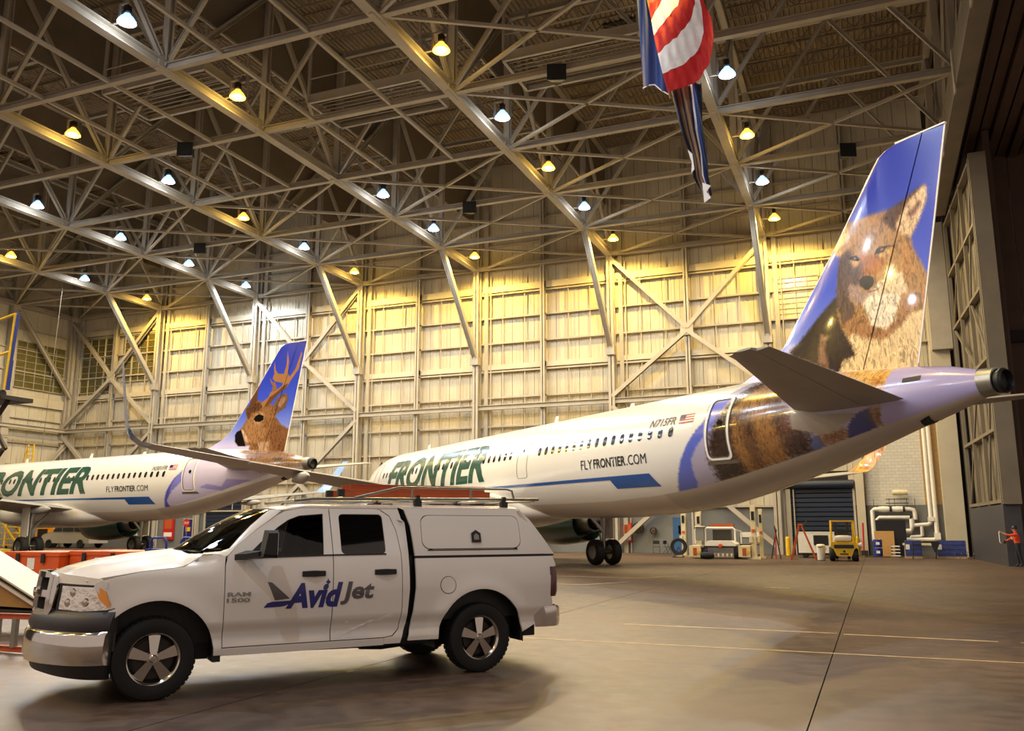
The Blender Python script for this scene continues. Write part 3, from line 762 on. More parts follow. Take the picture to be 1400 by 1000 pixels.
# ================================================================ AIRCRAFT
ART={"coyote": [("sil",[188,140,85],1,[(3.91,10.23),(3.77,10.16),(3.4,10.17),(3.0,10.16),(2.47,10.13),(2.05,10.25),(1.75,10.37),(1.39,10.48),(1.32,10.38),(1.36,10.04),(1.54,9.72),(1.7,9.45),(1.91,9.17),(1.86,8.87),(1.72,8.51),(1.56,8.12),(1.22,7.73),(1.52,7.07),(1.83,5.34),(4.45,5.96),(6.26,6.63),(6.26,6.93),(5.95,7.07),(5.47,7.42),(5.09,7.72),(4.78,7.93),(4.42,8.15),(4.34,8.37),(4.38,8.42),(4.29,8.95),(4.22,9.28),(4.41,9.51),(4.66,9.61)]),("chestlow",[250,218,164],1,[(3.36,7.15),(1.51,7.21),(1.83,5.34),(4.49,5.94),(4.29,6.36),(4.09,6.78),(4.22,7.14)]),("back",[52,38,36],1,[(6.26,6.93),(5.95,7.07),(5.47,7.42),(5.09,7.72),(4.78,7.93),(4.42,8.15),(4.29,8.19),(4.42,7.71),(4.3,7.22),(4.02,6.7),(3.89,6.36),(4.34,6.3),(4.49,5.94),(4.84,6.16),(6.25,6.77)]),("backlight",[150,108,82],1,[(5.05,7.24),(4.85,7.06),(4.93,6.67),(4.8,6.18),(5.21,6.38),(5.13,6.84)]),("leftface",[100,76,66],1,[(4.38,8.35),(4.31,8.85),(4.22,9.28),(3.87,9.45),(3.73,9.17),(3.64,8.84),(3.57,8.52),(3.58,8.22),(3.78,8.14),(3.94,8.5),(3.98,8.04),(3.77,7.7),(3.96,7.35),(4.22,7.2),(4.34,7.69),(4.41,8.28),(4.31,8.7)]),("ruff",[176,126,80],1,[(4.21,7.33),(3.79,7.47),(3.36,7.12),(2.86,6.89),(2.36,7.25),(2.25,7.6),(1.97,7.69),(2.0,7.3),(2.43,6.9),(2.96,6.63),(3.62,6.82),(3.91,7.01),(4.09,6.85)]),("rightcheek",[196,140,84],1,[(2.46,9.1),(2.18,8.96),(1.92,9.07),(1.85,8.61),(1.94,8.13),(2.19,8.07),(2.42,8.35),(2.21,8.58),(2.26,8.85)]),("white",[255,238,212],1,[(2.99,8.23),(2.58,8.31),(2.25,8.35),(2.25,7.97),(2.45,7.43),(2.66,7.07),(2.93,6.94),(3.32,7.11),(3.44,7.46),(3.53,7.74),(3.35,8.02)]),("white2",[250,222,182],1,[(2.73,8.56),(2.5,8.66),(2.38,8.34),(2.19,8.07),(2.15,7.74),(3.24,7.97),(3.0,8.08),(2.82,8.23)]),("chin",[176,146,134],1,[(3.95,8.4),(3.64,8.32),(3.57,8.18),(3.35,8.02),(3.0,8.16),(3.37,7.9),(3.65,7.7),(3.91,7.96),(4.01,8.18)]),("earinner",[250,212,166],1,[(2.34,9.59),(2.08,9.96),(1.76,10.28),(1.39,10.44),(1.33,10.35),(1.37,10.04),(1.54,9.72),(1.71,9.46),(1.92,9.19),(2.14,9.33)]),("earedge",[96,62,36],1,[(2.47,10.13),(2.05,10.25),(1.75,10.37),(1.39,10.48),(1.77,10.25),(2.08,9.96),(2.33,9.65),(2.27,9.47),(2.48,9.64),(2.72,9.85),(2.67,10.03)]),("earhair",[140,98,78],1,[(1.51,10.11),(1.54,9.98),(1.74,9.75),(1.85,9.73),(1.98,9.83),(1.87,9.86),(1.72,10.0)]),("leftear",[240,200,156],1,[(3.95,10.2),(3.87,9.97),(3.83,9.72),(3.94,9.61),(4.19,9.58),(4.41,9.54),(4.53,9.65)]),("leftearball",[215,170,120],1,[(4.41,9.54),(4.28,9.59),(4.1,9.45),(4.13,9.29),(4.3,9.3)]),("leftearshade",[150,110,70],1,[(3.87,10.21),(3.61,10.06),(3.67,9.91),(3.83,9.89),(3.91,10.05)]),("bridge",[186,112,40],1,[(3.5,9.11),(3.03,9.01),(2.7,8.88),(2.76,8.64),(2.97,8.49),(3.2,8.49),(3.43,8.52),(3.57,8.76)]),("bridgedark",[120,80,60],1,[(3.59,8.9),(3.43,8.99),(3.43,8.52),(3.55,8.48),(3.66,8.64)]),("eyepaleR",[226,176,104],1,[(3.03,9.01),(2.92,9.02),(2.69,9.04),(2.5,9.08),(2.47,8.98),(2.67,8.87),(2.85,8.89)]),("eyepaleL",[226,172,92],1,[(3.88,9.13),(3.58,9.01),(3.53,8.95),(3.68,8.82),(3.83,8.96)]),("eyeR",[44,30,26],0,[(2.97,9.04),(2.91,9.14),(2.83,9.17),(2.68,9.15),(2.46,9.1),(2.46,9.09),(2.67,9.11),(2.74,9.04),(2.86,9.02)]),("irisR",[170,110,60],0,[(2.86,9.09),(2.81,9.14),(2.74,9.11),(2.78,9.05)]),("eyeL",[48,32,28],0,[(3.88,9.13),(3.75,9.16),(3.63,9.14),(3.54,9.03),(3.61,9.0),(3.72,9.05)]),("irisL",[160,105,60],0,[(3.73,9.1),(3.68,9.12),(3.62,9.07),(3.67,9.05)]),("nose",[28,22,30],0,[(3.56,8.42),(3.45,8.5),(3.28,8.48),(3.15,8.4),(3.13,8.29),(3.18,8.19),(3.29,8.12),(3.36,8.11),(3.44,8.16),(3.55,8.28)]),("mouth",[120,70,60],0,[(3.36,8.11),(3.33,8.11),(3.3,8.05),(3.12,8.05),(2.97,8.08),(2.96,8.06),(3.13,8.01),(3.32,8.02)])],"deer": [("sil",[150,106,68],1,[(5.17,7.98),(5.41,8.36),(5.32,8.49),(4.96,8.54),(4.83,8.96),(4.2,8.77),(3.88,8.67),(3.48,8.71),(3.05,8.4),(2.78,8.79),(2.3,9.03),(2.01,9.01),(1.9,8.65),(2.15,8.19),(2.72,7.95),(2.81,7.75),(2.38,7.31),(1.67,6.99),(1.98,5.78),(4.79,5.91),(4.72,6.26),(5.45,6.3),(5.95,6.61),(5.98,6.96),(5.53,7.29),(5.15,7.7)]),("neck",[132,90,56],1,[(2.81,7.75),(2.38,7.31),(1.67,6.99),(1.98,5.78),(2.87,5.82),(3.23,6.74),(2.98,7.41)]),("face",[168,124,84],1,[(5.04,7.69),(4.45,8.08),(3.69,7.46),(3.53,6.75),(4.32,6.38),(5.04,6.42),(5.42,7.14)]),("brow",[98,66,42],1,[(5.17,7.98),(5.31,8.39),(4.81,8.67),(4.19,8.69),(3.76,8.45),(4.15,8.2),(4.76,8.1),(4.94,7.68)]),("leftantler",[96,62,36],0,[(5.01,8.54),(4.89,8.96),(4.25,9.73),(4.16,9.65),(4.35,9.35),(4.35,8.78),(4.79,8.38)]),("antler",[158,112,74],0,[(3.86,8.35),(4.03,8.61),(3.44,8.92),(3.31,9.19),(2.82,9.29),(2.43,9.47),(2.34,9.63),(3.0,9.78),(3.19,9.96),(3.07,10.23),(3.13,10.59),(3.1,10.91),(2.98,10.43),(2.78,10.2),(2.33,10.14),(2.14,10.63),(2.11,11.42),(1.96,10.83),(2.03,10.2),(1.87,9.94),(1.46,10.35),(1.06,11.28),(1.0,11.16),(1.2,10.33),(1.76,9.75),(1.9,9.56),(2.12,9.3),(2.51,9.12),(2.98,8.81),(3.46,8.43)]),("antlerdark",[104,66,38],0,[(3.76,8.38),(3.34,8.91),(2.81,9.15),(2.33,9.46),(1.95,9.6),(2.12,9.3),(2.51,9.12),(2.98,8.81),(3.46,8.43)]),("tine",[140,98,64],0,[(3.42,10.01),(3.13,9.72),(3.0,9.76),(2.88,9.51),(2.76,9.25),(3.21,9.18),(3.14,9.53),(3.33,9.76)]),("ear",[120,88,66],1,[(3.05,8.33),(2.78,8.72),(2.3,9.02),(1.99,8.99),(1.9,8.65),(2.15,8.19),(2.72,7.97)]),("earin",[158,124,98],1,[(2.75,8.37),(2.48,8.77),(2.2,8.92),(2.08,8.67),(2.45,8.28)]),("eyering",[186,146,104],1,[(4.57,7.66),(4.45,8.0),(4.05,8.15),(3.67,7.95),(3.7,7.6),(4.09,7.42),(4.45,7.4)]),("eye",[26,18,18],0,[(4.45,7.74),(4.33,7.89),(4.08,7.94),(3.82,7.85),(3.83,7.68),(4.05,7.6),(4.31,7.63)]),("muzzle",[216,184,160],1,[(5.58,7.15),(5.42,7.22),(5.02,6.77),(4.89,6.41),(5.27,6.6)]),("throat",[196,158,128],1,[(4.12,6.44),(3.21,6.39),(3.26,5.84),(3.97,5.87)]),("nose",[34,26,38],0,[(6.01,6.89),(5.89,7.07),(5.54,7.14),(5.27,6.64),(5.11,6.28),(5.66,6.29),(5.95,6.53)])],"fus1": [("zone",[176,170,196],0,[(8.47,4.95),(8.92,4.54),(9.37,4.02),(9.88,3.36),(10.24,2.92),(10.48,2.6),(8.39,2.94),(5.65,3.55),(5.77,3.51),(3.43,4.08),(2.75,4.3),(1.42,4.69),(1.65,5.72),(4.17,5.92),(6.07,6.76),(7.46,6.03),(7.8,5.77),(8.44,5.52)]),("blue",[92,108,205],0,[(8.45,4.98),(8.41,4.49),(8.76,4.16),(9.06,3.82),(9.15,3.46),(9.23,3.11),(9.58,2.76),(10.48,2.6),(10.24,2.92),(9.88,3.36),(9.37,4.02),(8.92,4.54)]),("bluedoor",[120,130,225],0,[(8.29,4.53),(8.38,5.13),(8.34,5.46),(7.66,5.56),(7.92,4.94),(8.18,4.52)]),("dark",[58,42,36],1,[(8.24,4.12),(8.18,4.47),(7.96,4.86),(7.76,5.06),(7.51,5.4),(7.31,5.7),(7.18,5.86),(6.76,6.02),(5.55,5.42),(5.23,5.04),(5.21,4.54),(4.62,4.21),(4.87,3.72),(5.65,3.55),(8.39,2.94),(8.32,3.33),(8.29,3.64),(8.3,3.86)]),("gold",[158,112,60],1,[(7.29,4.66),(7.26,5.23),(7.14,5.49),(6.68,5.81),(6.34,5.81),(5.87,5.46),(5.76,4.68),(5.62,4.17),(5.6,3.77),(5.65,3.55),(7.24,3.18),(7.22,3.53),(7.33,3.88)]),("goldstreak",[104,72,44],1,[(7.11,5.03),(6.8,5.13),(6.42,4.57),(6.45,3.82),(6.62,3.34),(6.86,3.29),(6.82,3.68),(6.89,4.27)]),("brown",[112,78,58],1,[(6.38,5.53),(5.78,5.49),(5.23,5.04),(5.21,4.5),(4.99,4.36),(5.34,3.91),(5.59,3.93),(5.55,4.37),(5.75,4.8)]),("darkbelly",[70,50,42],1,[(5.29,4.29),(4.61,4.2),(4.87,3.84),(5.17,3.65),(5.74,3.53)]),("bluepatch",[96,106,160],0,[(4.64,4.17),(4.47,4.16),(4.46,3.93),(4.6,3.81),(4.9,3.75),(4.78,4.01)]),("gold2",[140,92,36],1,[(4.43,4.19),(3.99,4.24),(3.62,4.34),(3.76,4.04),(4.48,3.86)]),("blue2",[58,66,128],0,[(3.62,4.32),(3.31,4.63),(2.93,4.74),(2.9,4.32),(2.92,4.24),(3.76,4.03)]),("gold3",[150,104,46],1,[(2.93,4.72),(2.04,4.81),(2.13,4.52),(2.82,4.28),(2.93,4.28)]),("goldtop",[236,186,104],1,[(4.97,6.26),(2.16,5.75),(2.1,5.44),(2.08,5.17),(2.04,4.82),(4.12,5.89)]),("tuft",[170,106,44],1,[(2.87,5.31),(2.87,5.55),(2.71,5.62),(2.56,5.44),(2.59,5.24),(2.8,5.27)]),("tuft2",[110,70,34],1,[(2.18,5.3),(2.12,5.35),(2.12,5.04),(2.19,5.02)]),("fairing",[158,148,134],0,[(5.22,5.05),(5.19,4.4),(4.51,4.21),(4.22,4.17),(3.35,4.55),(3.3,4.66),(4.2,4.72),(5.01,4.93)]),("lav",[176,168,214],0,[(2.21,5.78),(-0.42,5.37),(-0.22,4.65),(1.42,4.69),(2.12,4.52),(2.04,4.82),(2.08,5.17),(2.1,5.44)])],"fus2": [("zone",[206,198,226],0,[(8.44,4.93),(8.99,4.44),(9.66,3.75),(10.13,3.12),(10.38,2.77),(7.66,3.3),(3.67,4.22),(2.22,4.63),(-0.2,5.16),(0.19,5.53),(4.35,5.81),(6.51,5.82),(7.91,5.49)]),("blue",[86,86,196],0,[(8.55,4.82),(8.49,4.29),(9.24,3.74),(9.88,3.19),(9.83,2.84),(10.38,2.77),(10.13,3.12),(9.66,3.75),(8.99,4.44)]),("purple",[158,150,212],0,[(5.11,4.35),(3.58,4.26),(5.72,3.72),(7.12,3.91),(6.55,4.11),(5.59,3.95)]),("blue1",[130,130,220],0,[(9.5,3.6),(8.78,4.01),(8.38,4.28),(8.44,4.93),(8.97,4.37)]),("fur",[132,98,70],1,[(5.07,6.0),(1.88,5.95),(0.19,5.53),(-0.18,4.96),(2.98,4.64),(4.26,5.58)])]}
def pip(px, py, poly):
    inside = np.zeros(px.shape, bool); n = len(poly); j = n - 1
    for i in range(n):
        xi, yi = poly[i]; xj, yj = poly[j]
        if yi != yj:
            c = ((yi > py) != (yj > py)) & (px < (xj - xi) * (py - yi) / (yj - yi) + xi)
            inside ^= c
        j = i
    return inside
RNG = np.random.default_rng(3)
def paint(s, z, base, art, jit=.05):
    """flat printed picture: colours of the painted shapes at each point of a skin (s from the tail, z up)"""
    tot = np.zeros((len(s), 3)); ta = np.zeros(len(s)); N = 5
    for r in range(N):
        col = np.array(base, float); a = np.zeros(len(s))
        js = RNG.normal(0, jit, len(s)); jz = RNG.normal(0, jit, len(s))
        for name, c, fur, poly in art:
            k = 1 if fur else .12
            m = pip(s + js * k, z + jz * k, poly)
            col[m] = c; a[m] = fur
        tot += col; ta += a
    c = tot / N / 255.0; a = ta / N
    c = np.where(c <= .04045, c / 12.92, ((c + .055) / 1.055) ** 2.4)
    return np.concatenate([c, a[:, None]], 1).astype(np.float32)
def set_print(me, rgba):
    at = me.color_attributes.new('print', 'FLOAT_COLOR', 'POINT')
    at.data.foreach_set('color', rgba.ravel())
def gridmesh(name, P, wrap, m, parent, rgba=None, smooth=True):
    """P[i][j] grid of points"""
    n, k = P.shape[:2]
    me = bpy.data.meshes.new(name)
    vs = P.reshape(-1, 3)
    kk = k if wrap else k - 1
    I, J = np.meshgrid(np.arange(n - 1), np.arange(kk), indexing='ij')
    J2 = (J + 1) % k
    F = np.stack([I * k + J, I * k + J2, (I + 1) * k + J2, (I + 1) * k + J], -1).reshape(-1, 4)
    me.vertices.add(len(vs)); me.vertices.foreach_set('co', vs.astype(np.float32).ravel())
    me.loops.add(F.size); me.loops.foreach_set('vertex_index', F.ravel().astype(np.int32))
    me.polygons.add(len(F)); me.polygons.foreach_set('loop_start', (np.arange(len(F)) * 4).astype(np.int32))
    me.update(calc_edges=True); me.validate()
    if smooth: me.shade_smooth()
    me.materials.append(M[m] if isinstance(m, str) else m)
    if rgba is not None: set_print(me, rgba)
    o = bpy.data.objects.new(name, me); COL.objects.link(o); o.parent = parent
    return o
def ip(t, s): return np.interp(s, [a for a, _ in t], [b for _, b in t])
T_TOP = [(.3, 5.40), (1.14, 5.62), (2.17, 5.78), (4, 5.98), (6, 6.14), (8, 6.21), (11, 6.22)]
T_BOT = [(.3, 4.74), (1.26, 4.44), (2.3, 4.16), (3.5, 3.81), (4.75, 3.44), (6.1, 3.1), (7.6, 2.76), (9.3, 2.44), (11.5, 2.2), (14.5, 2.07)]
T_WID = [(.3, .34), (1.3, .58), (2.3, .78), (3.5, 1.03), (5, 1.33), (7, 1.62), (9, 1.83), (11.5, 1.96), (13.5, 1.975)]
N_TOP = [(0, 3.35), (.08, 3.6), (.3, 3.88), (1, 4.38), (1.9, 4.85), (2.6, 5.35), (3.5, 5.86), (4.6, 6.1), (6.3, 6.22)]
N_BOT = [(0, 3.35), (.08, 3.12), (.3, 2.92), (1, 2.6), (2, 2.36), (3.5, 2.15), (5.5, 2.07)]
N_WID = [(0, 0.0), (.08, .26), (.3, .52), (1, .98), (2, 1.42), (3.5, 1.78), (5, 1.93), (6.3, 1.975)]
def airliner(L, loc, rot, label, art_fin, art_fus, title, reg, tailnum):
    R = empty('airliner', loc, rot, label, 'aircraft')
    g = L - (22.0 if L > 40 else 17.7)            # main gear, metres ahead of the tail cone
    def sec(s):
        s = np.asarray(s, float); d = L - s
        return (np.where(s < L / 2, ip(T_TOP, s), ip(N_TOP, d)), np.where(s < L / 2, ip(T_BOT, s), ip(N_BOT, d)), np.where(s < L / 2, ip(T_WID, s), ip(N_WID, d)))
    def side(s, z, sg=1):
        zt, zb, w = sec(s); c = (zt + zb) / 2; h_ = (zt - zb) / 2
        q = max(0., 1 - ((z - c) / h_) ** 2)
        return (s, sg * float(w) * math.sqrt(q), z)
    st = np.concatenate([np.arange(.3, 11.3, .06), np.arange(11.4, L - 7, .5), L - np.array([6.6, 6, 5.4, 4.8, 4.2, 3.7, 3.2, 2.7, 2.3, 1.9, 1.5, 1.2, .9, .6, .4, .25, .12, .05, .01])])
    K = 220
    th = np.linspace(0, 2 * PI, K, endpoint=False)
    zt, zb, w = sec(st)
    c = (zt + zb) / 2; hh = (zt - zb) / 2
    Pn = np.zeros((len(st), K, 3))
    Pn[:, :, 0] = st[:, None]; Pn[:, :, 1] = w[:, None] * np.cos(th)[None]; Pn[:, :, 2] = c[:, None] + hh[:, None] * np.sin(th)[None]
    flat = Pn.reshape(-1, 3)
    base = np.full((len(flat), 3), 232.); base[:, 1] = 231; base[:, 2] = 226
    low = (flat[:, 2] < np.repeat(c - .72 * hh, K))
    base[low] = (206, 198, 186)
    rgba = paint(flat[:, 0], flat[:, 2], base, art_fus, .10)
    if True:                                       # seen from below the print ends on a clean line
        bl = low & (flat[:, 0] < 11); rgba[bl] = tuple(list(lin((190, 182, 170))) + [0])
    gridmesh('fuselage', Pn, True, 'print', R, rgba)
    # tail cone tip with the exhaust
    MB().lathe([(.0, .30), (.33, .30), (.345, .5), (.35, .55)], c=(0, 0, 5.09), axis='x', n=28).build('tail_bulkhead', 'black', R)
    ex = MB().lathe([(.345, .33), (.34, .1), (.33, -.05), (.29, -.06), (.27, .05), (.26, .25)], c=(0, 0, 5.08), axis='x', n=28).build('exhaust_ring', 'metal', R, smooth=30)
    MB().lathe([(.285, -.08), (.30, -.20), (.25, -.26), (.22, -.1), (0, -.02)], c=(0, 0, 5.07), axis='x', n=24).build('exhaust_nozzle', 'black', ex, smooth=30)
    # fin and rudder
    LE = [(5.9, 9.4), (6.22, 8.6), (6.5, 7.8), (6.75, 7.2), (7.11, 6.62), (9.56, 4.48), (11.45, 2.98), (11.7, 2.76), (11.83, 2.5), (11.9, 2.1)]
    zs = np.concatenate([np.arange(5.75, 11.4, .026), np.arange(11.4, 11.901, .02)])
    le = ip(LE, zs); te = .66 + (11.86 - zs) * .2273; hg = 1.31 + (11.84 - zs) * .401
    hg = np.minimum(hg, le - .15)
    def finpart(name, sa, sb, n, thf):
        for sg in (1, -1):
            u = np.linspace(0, 1, n)
            s_ = sa[:, None] + (sb - sa)[:, None] * u[None]
            ch = le - te; x = (le[:, None] - s_) / ch[:, None]
            y = sg * (.006 + .30 * (ch * .17)[:, None] * (1.4845 * np.sqrt(np.clip(x, 0, 1)) - .63 * x - 1.758 * x ** 2 + 1.4215 * x ** 3 - .5075 * x ** 4))
            Pg = np.stack([s_, y, np.repeat(zs[:, None], n, 1)], -1)
            fl_ = Pg.reshape(-1, 3); zz = fl_[:, 2]
            sk = [(5.7, (204, 198, 238)), (6.4, (196, 192, 238)), (7.2, (128, 146, 236)), (8.4, (66, 92, 222)), (10, (46, 66, 196)), (12, (40, 56, 176))]
            base = np.stack([np.interp(zz, [a for a, _ in sk], [b[k] for _, b in sk]) for k in range(3)], -1)
            r = paint(fl_[:, 0], zz, base, art_fin, .035)
            edge = (np.interp(zz, zs, le) - fl_[:, 0] < .07) | (zz > 11.86)
            r[edge] = tuple(list(lin((238, 226, 214))) + [0])
            edge = (fl_[:, 0] - np.interp(zz, zs, te) < .035)
            r[edge] = tuple(list(lin((214, 190, 186))) + [0])
            gridmesh(name if sg > 0 else name + '_far_skin', Pg, False, 'print', R, r)
    finpart('tail_fin', le, hg + .02, 190, None); finpart('rudder', hg - .015, te, 110, None)
    tl = [(2.1, 11.9), (.66, 11.86)]
    MB().bar((2.15, 0, 11.905), (.64, 0, 11.87), .09, .04).build('fin_tip_cap', 'bead', R)
    MB().bar((.66, 0, 11.86), (2.03, 0, 5.85), .03, .03).build('trailing_edge', 'bead', R)
    # tailplanes, wings
    AF = [(0, 0), (.02, .028), (.08, .052), (.2, .068), (.4, .070), (.62, .052), (.82, .026), (1, .003)]
    def foil(y, s_le, s_te, z, t=1.6, dz=0):
        ch = s_le - s_te; r = []
        for x, h_ in AF: r.append((s_le - x * ch, y, z + h_ * ch * t * .55 - x * dz))
        for x, h_ in AF[::-1][:-1]: r.append((s_le - x * ch, y, z - h_ * ch * t * .45 - x * dz))
        return r
    def cut(y, s_le, s_te, z, x0, x1, t=1.6):
        ch = s_le - s_te; r = []
        xs = [x0 + (x1 - x0) * k / 4 for k in range(5)]
        fh = lambda x: np.interp(x, [a for a, _ in AF], [b for _, b in AF])
        for x in xs: r.append((s_le - x * ch, y, z + fh(x) * ch * t * .55))
        for x in xs[::-1]: r.append((s_le - x * ch, y, z - fh(x) * ch * t * .45))
        return r
    for sg in (1, -1):
        rootS = (sg * .55, 5.55, 2.0, 4.84); tipS = (sg * 6.05, 2.25, 1.05, 5.52); endS = (sg * 6.2, 1.95, 1.2, 5.54)
        def mid(f): return tuple(rootS[k] + (tipS[k] - rootS[k]) * f for k in range(4))
        rings = [cut(*mid(f), 0, .66, 1.3) for f in (0, .33, .66, 1)] + [cut(*endS, 0, .66, .9)]
        MB().loft(rings).build('tailplane', 'wing', R, smooth=40)
        MB().loft([cut(*mid(f), .668, 1, 1.3) for f in (0.04, .5, 1)]).build('elevator', 'wing', R, smooth=40)
        # wing stations (y, leading, trailing, z)
        g0 = g
        W_ = [(1.0, g0 + 5.6, g0 - 1.4, 2.75), (2.0, g0 + 5.0, g0 - 1.35, 2.85), (6.4, g0 + 2.7, g0 - 1.15, 3.28), (11.5, g0 + .05, g0 - 2.55, 3.83), (16.6, g0 - 2.6, g0 - 4.1, 4.42)]
        MB().loft([cut(sg * y, a, b, z, 0, .78, 1.75) for y, a, b, z in W_]).build('wing', 'wing', R, smooth=40)
        MB().loft([cut(sg * y, a, b, z - .02, .785, 1, 1.7) for y, a, b, z in W_[1:3]]).build('inboard_flap', 'wing', R, smooth=40)
        MB().loft([cut(sg * y, a, b, z - .02, .785, 1, 1.7) for y, a, b, z in ((6.45, g0 + 2.67, g0 - 1.17, 3.285), (13.2, g0 - .83, g0 - 3.06, 4.03))]).build('outboard_flap', 'wing', R, smooth=40)
        MB().loft([cut(sg * y, a, b, z, .785, 1, 1.7) for y, a, b, z in ((13.25, g0 - .86, g0 - 3.08, 4.035), (16.6, g0 - 2.6, g0 - 4.1, 4.42))]).build('aileron', 'wing', R, smooth=40)
        # blended wing tip
        A5 = math.atan(.1)
        rg = []
        for k, (dy, dz, a, b, cant) in enumerate([(0, 0, g0 - 2.6, g0 - 4.1, .1), (.35, .06, g0 - 2.8, g0 - 4.2, .35), (.62, .24, g0 - 3.02, g0 - 4.32, .75), (.80, .55, g0 - 3.35, g0 - 4.5, 1.15), (.92, 1.1, g0 - 3.85, g0 - 4.85, 1.35), (1.05, 1.8, g0 - 4.5, g0 - 5.3, 1.4), (1.17, 2.45, g0 - 5.15, g0 - 5.7, 1.4)]):
            r = cut(0, a, b, 0, 0, 1, 1.3); q = []
            for (x, _, z) in r: q.append((x, sg * (16.6 + dy - z * math.sin(cant)), 4.42 + dz + z * math.cos(cant)))
            rg.append(q)
        MB().loft(rg).build('sharklet', ('blue' if sg > 0 else 'paleblue') if (sg > 0 or L < 40) else 'sharklet_fur', R, smooth=50)
        for y, ln in ((3.9, 3.0), (7.6, 3.0), (11.2, 2.4)):
            s1 = np.interp(y, [a for a, *_ in W_], [b[2] for b in W_]); z1 = np.interp(y, [a for a, *_ in W_], [b[3] for b in W_])
            pr = [(0, 0), (.10, .12), (.19, .5), (.22, 1.2), (.17, ln - .9), (.09, ln - .3), (0, ln)]
            MB().lathe([(r_, x_) for r_, x_ in pr], axis='x', n=12).xf(Matrix.Translation((s1 - .9, sg * y, z1 - .22)) @ Matrix.Rotation(.04, 4, 'Y')).build('flap_track_fairing', 'wing', R, smooth=60)
        # engine
        E = MB().lathe([(.92, 4.5), (1.10, 4.55), (1.19, 4.35), (1.25, 3.4), (1.24, 2.2), (1.12, .9), (1.0, 0), (.96, .02), (1.02, 1), (1.0, 3), (.88, 4.2), (.92, 4.5)], axis='x', n=32)
        e0 = (g + 4.4, sg * 5.75, 2.02)
        en = E.xf(Matrix.Translation(e0)).build('engine_nacelle', 'nacelle', R, smooth=40)
        MB().lathe([(.88, 4.46), (.93, 4.58), (1.02, 4.62), (1.12, 4.54), (1.16, 4.40)], c=e0, axis='x', n=32).build('intake_lip', 'chrome', en, smooth=60)
        MB().lathe([(.66, .6), (.60, -.2), (.50, -.7), (.45, -.68), (.5, .2)], c=e0, axis='x', n=24).build('exhaust_duct', 'metal', en, smooth=50)
        MB().lathe([(.36, .1), (.3, -.7), (.12, -1.2), (0, -1.35)], c=e0, axis='x', n=20).build('exhaust_cone', 'darkmetal', en, smooth=50)
        fan = MB().lathe([(0, 4.15), (.15, 4.0), (.3, 3.75), (.3, 3.7), (.9, 3.6)], c=e0, axis='x', n=24)
        fan.build('fan_spinner', 'darkmetal', en, smooth=50)
        MB().prism([(g + 9.0 - .6, 3.12), (g + 4.2, 3.3), (g + 2.4, 3.15), (g + 3.6, 2.75), (g + 5.2, 2.72), (g + 8.2, 3.0)], -.2, .2, lambda a, b, cc: (a, sg * 5.75 + cc, b)).build('pylon', 'wing', R)
        # main gear
        G = MB().tube([(g, sg * 3.8, .585), (g, sg * 3.8, 1.7)], .10, 10).tube([(g, sg * 3.8, 1.7), (g, sg * 3.75, 3.0)], .16, 10).tube([(g, sg * 3.3, .585), (g, sg * 4.3, .585)], .09, 8).bar((g, sg * 3.8, 1.5), (g, sg * 2.6, 2.7), .1, .12).bar((g + .2, sg * 3.8, .9), (g + .35, sg * 3.8, 1.5), .06, .06)
        G = G.build('main_gear_leg', 'metal', R)
        MB().box(g - .35, g + .45, sg * 4.12 - .03, sg * 4.12 + .03, 1.2, 3.0).build('gear_door', 'belly', G)
        for dy in (-.47, .47):
            wl_ = MB().lathe([(.33, -.2), (.50, -.215), (.57, -.16), (.585, -.06), (.585, .06), (.57, .16), (.50, .215), (.33, .2)], axis='y', n=30, close=True).xf(Matrix.Translation((g, sg * 3.8 + dy, .585))).build('main_wheel', 'rubber', R, smooth=40)
            MB().lathe([(.0, -.1), (.16, -.12), (.32, -.16), (.33, -.2), (.33, .2), (.32, .16), (.16, .12), (0, .1)], axis='y', n=24).xf(Matrix.Translation((g, sg * 3.8 + dy, .585))).build('hub', 'metal', wl_, smooth=40)
    ns = L - 5.07
    ng = MB().tube([(ns, 0, .4), (ns, 0, 2.4)], .08, 8).tube([(ns, -.3, .4), (ns, .3, .4)], .05, 8).build('nose_gear_leg', 'metal', R)
    for dy in (-.25, .25): MB().lathe([(.18, -.1), (.33, -.11), (.38, -.05), (.38, .05), (.33, .11), (.18, .1), (0, .06), (0, -.06)], axis='y', n=22, close=True).xf(Matrix.Translation((ns, dy, .385))).build('nose_wheel', 'rubber', R, smooth=40)
    # belly fairing
    rg = []
    for k in range(25):
        u = k / 24; s = g - 3.5 + 14.2 * u
        f = math.sin(PI * min(1, max(0.0, u * 1.25) if u < .4 else (1 - u) * .8333 * 1.0)) if False else (min(1, (u / .30)) ** .55 if u < .5 else min(1, ((1 - u) / .28)) ** .6)
        f = max(f, .02); cz = 2.36 + .26 * f; hz = .92 * f; wy = 2.24 * f
        rg.append([(s, wy * math.copysign(abs(math.cos(t)) ** .8, math.cos(t)), cz + hz * math.copysign(abs(math.sin(t)) ** .8, math.sin(t))) for t in np.linspace(0, 2 * PI, 40, endpoint=False)])
    MB().loft(rg).build('belly_fairing', 'white', R, smooth=50)
    # ---- windows, doors, lettering
    def fw(s0, z0, sg):
        return lambda a, b: side(s0 + a, z0 + b, sg)
    wmesh = {}
    sl = [9.95 + .533 * k for k in range(17)]
    if L > 40: sl += [21.05 + .533 * k for k in range(32) if not (30.4 < 21.05 + .533 * k < 31.8)]
    else: sl += [19.0 + .533 * k for k in range(23)]
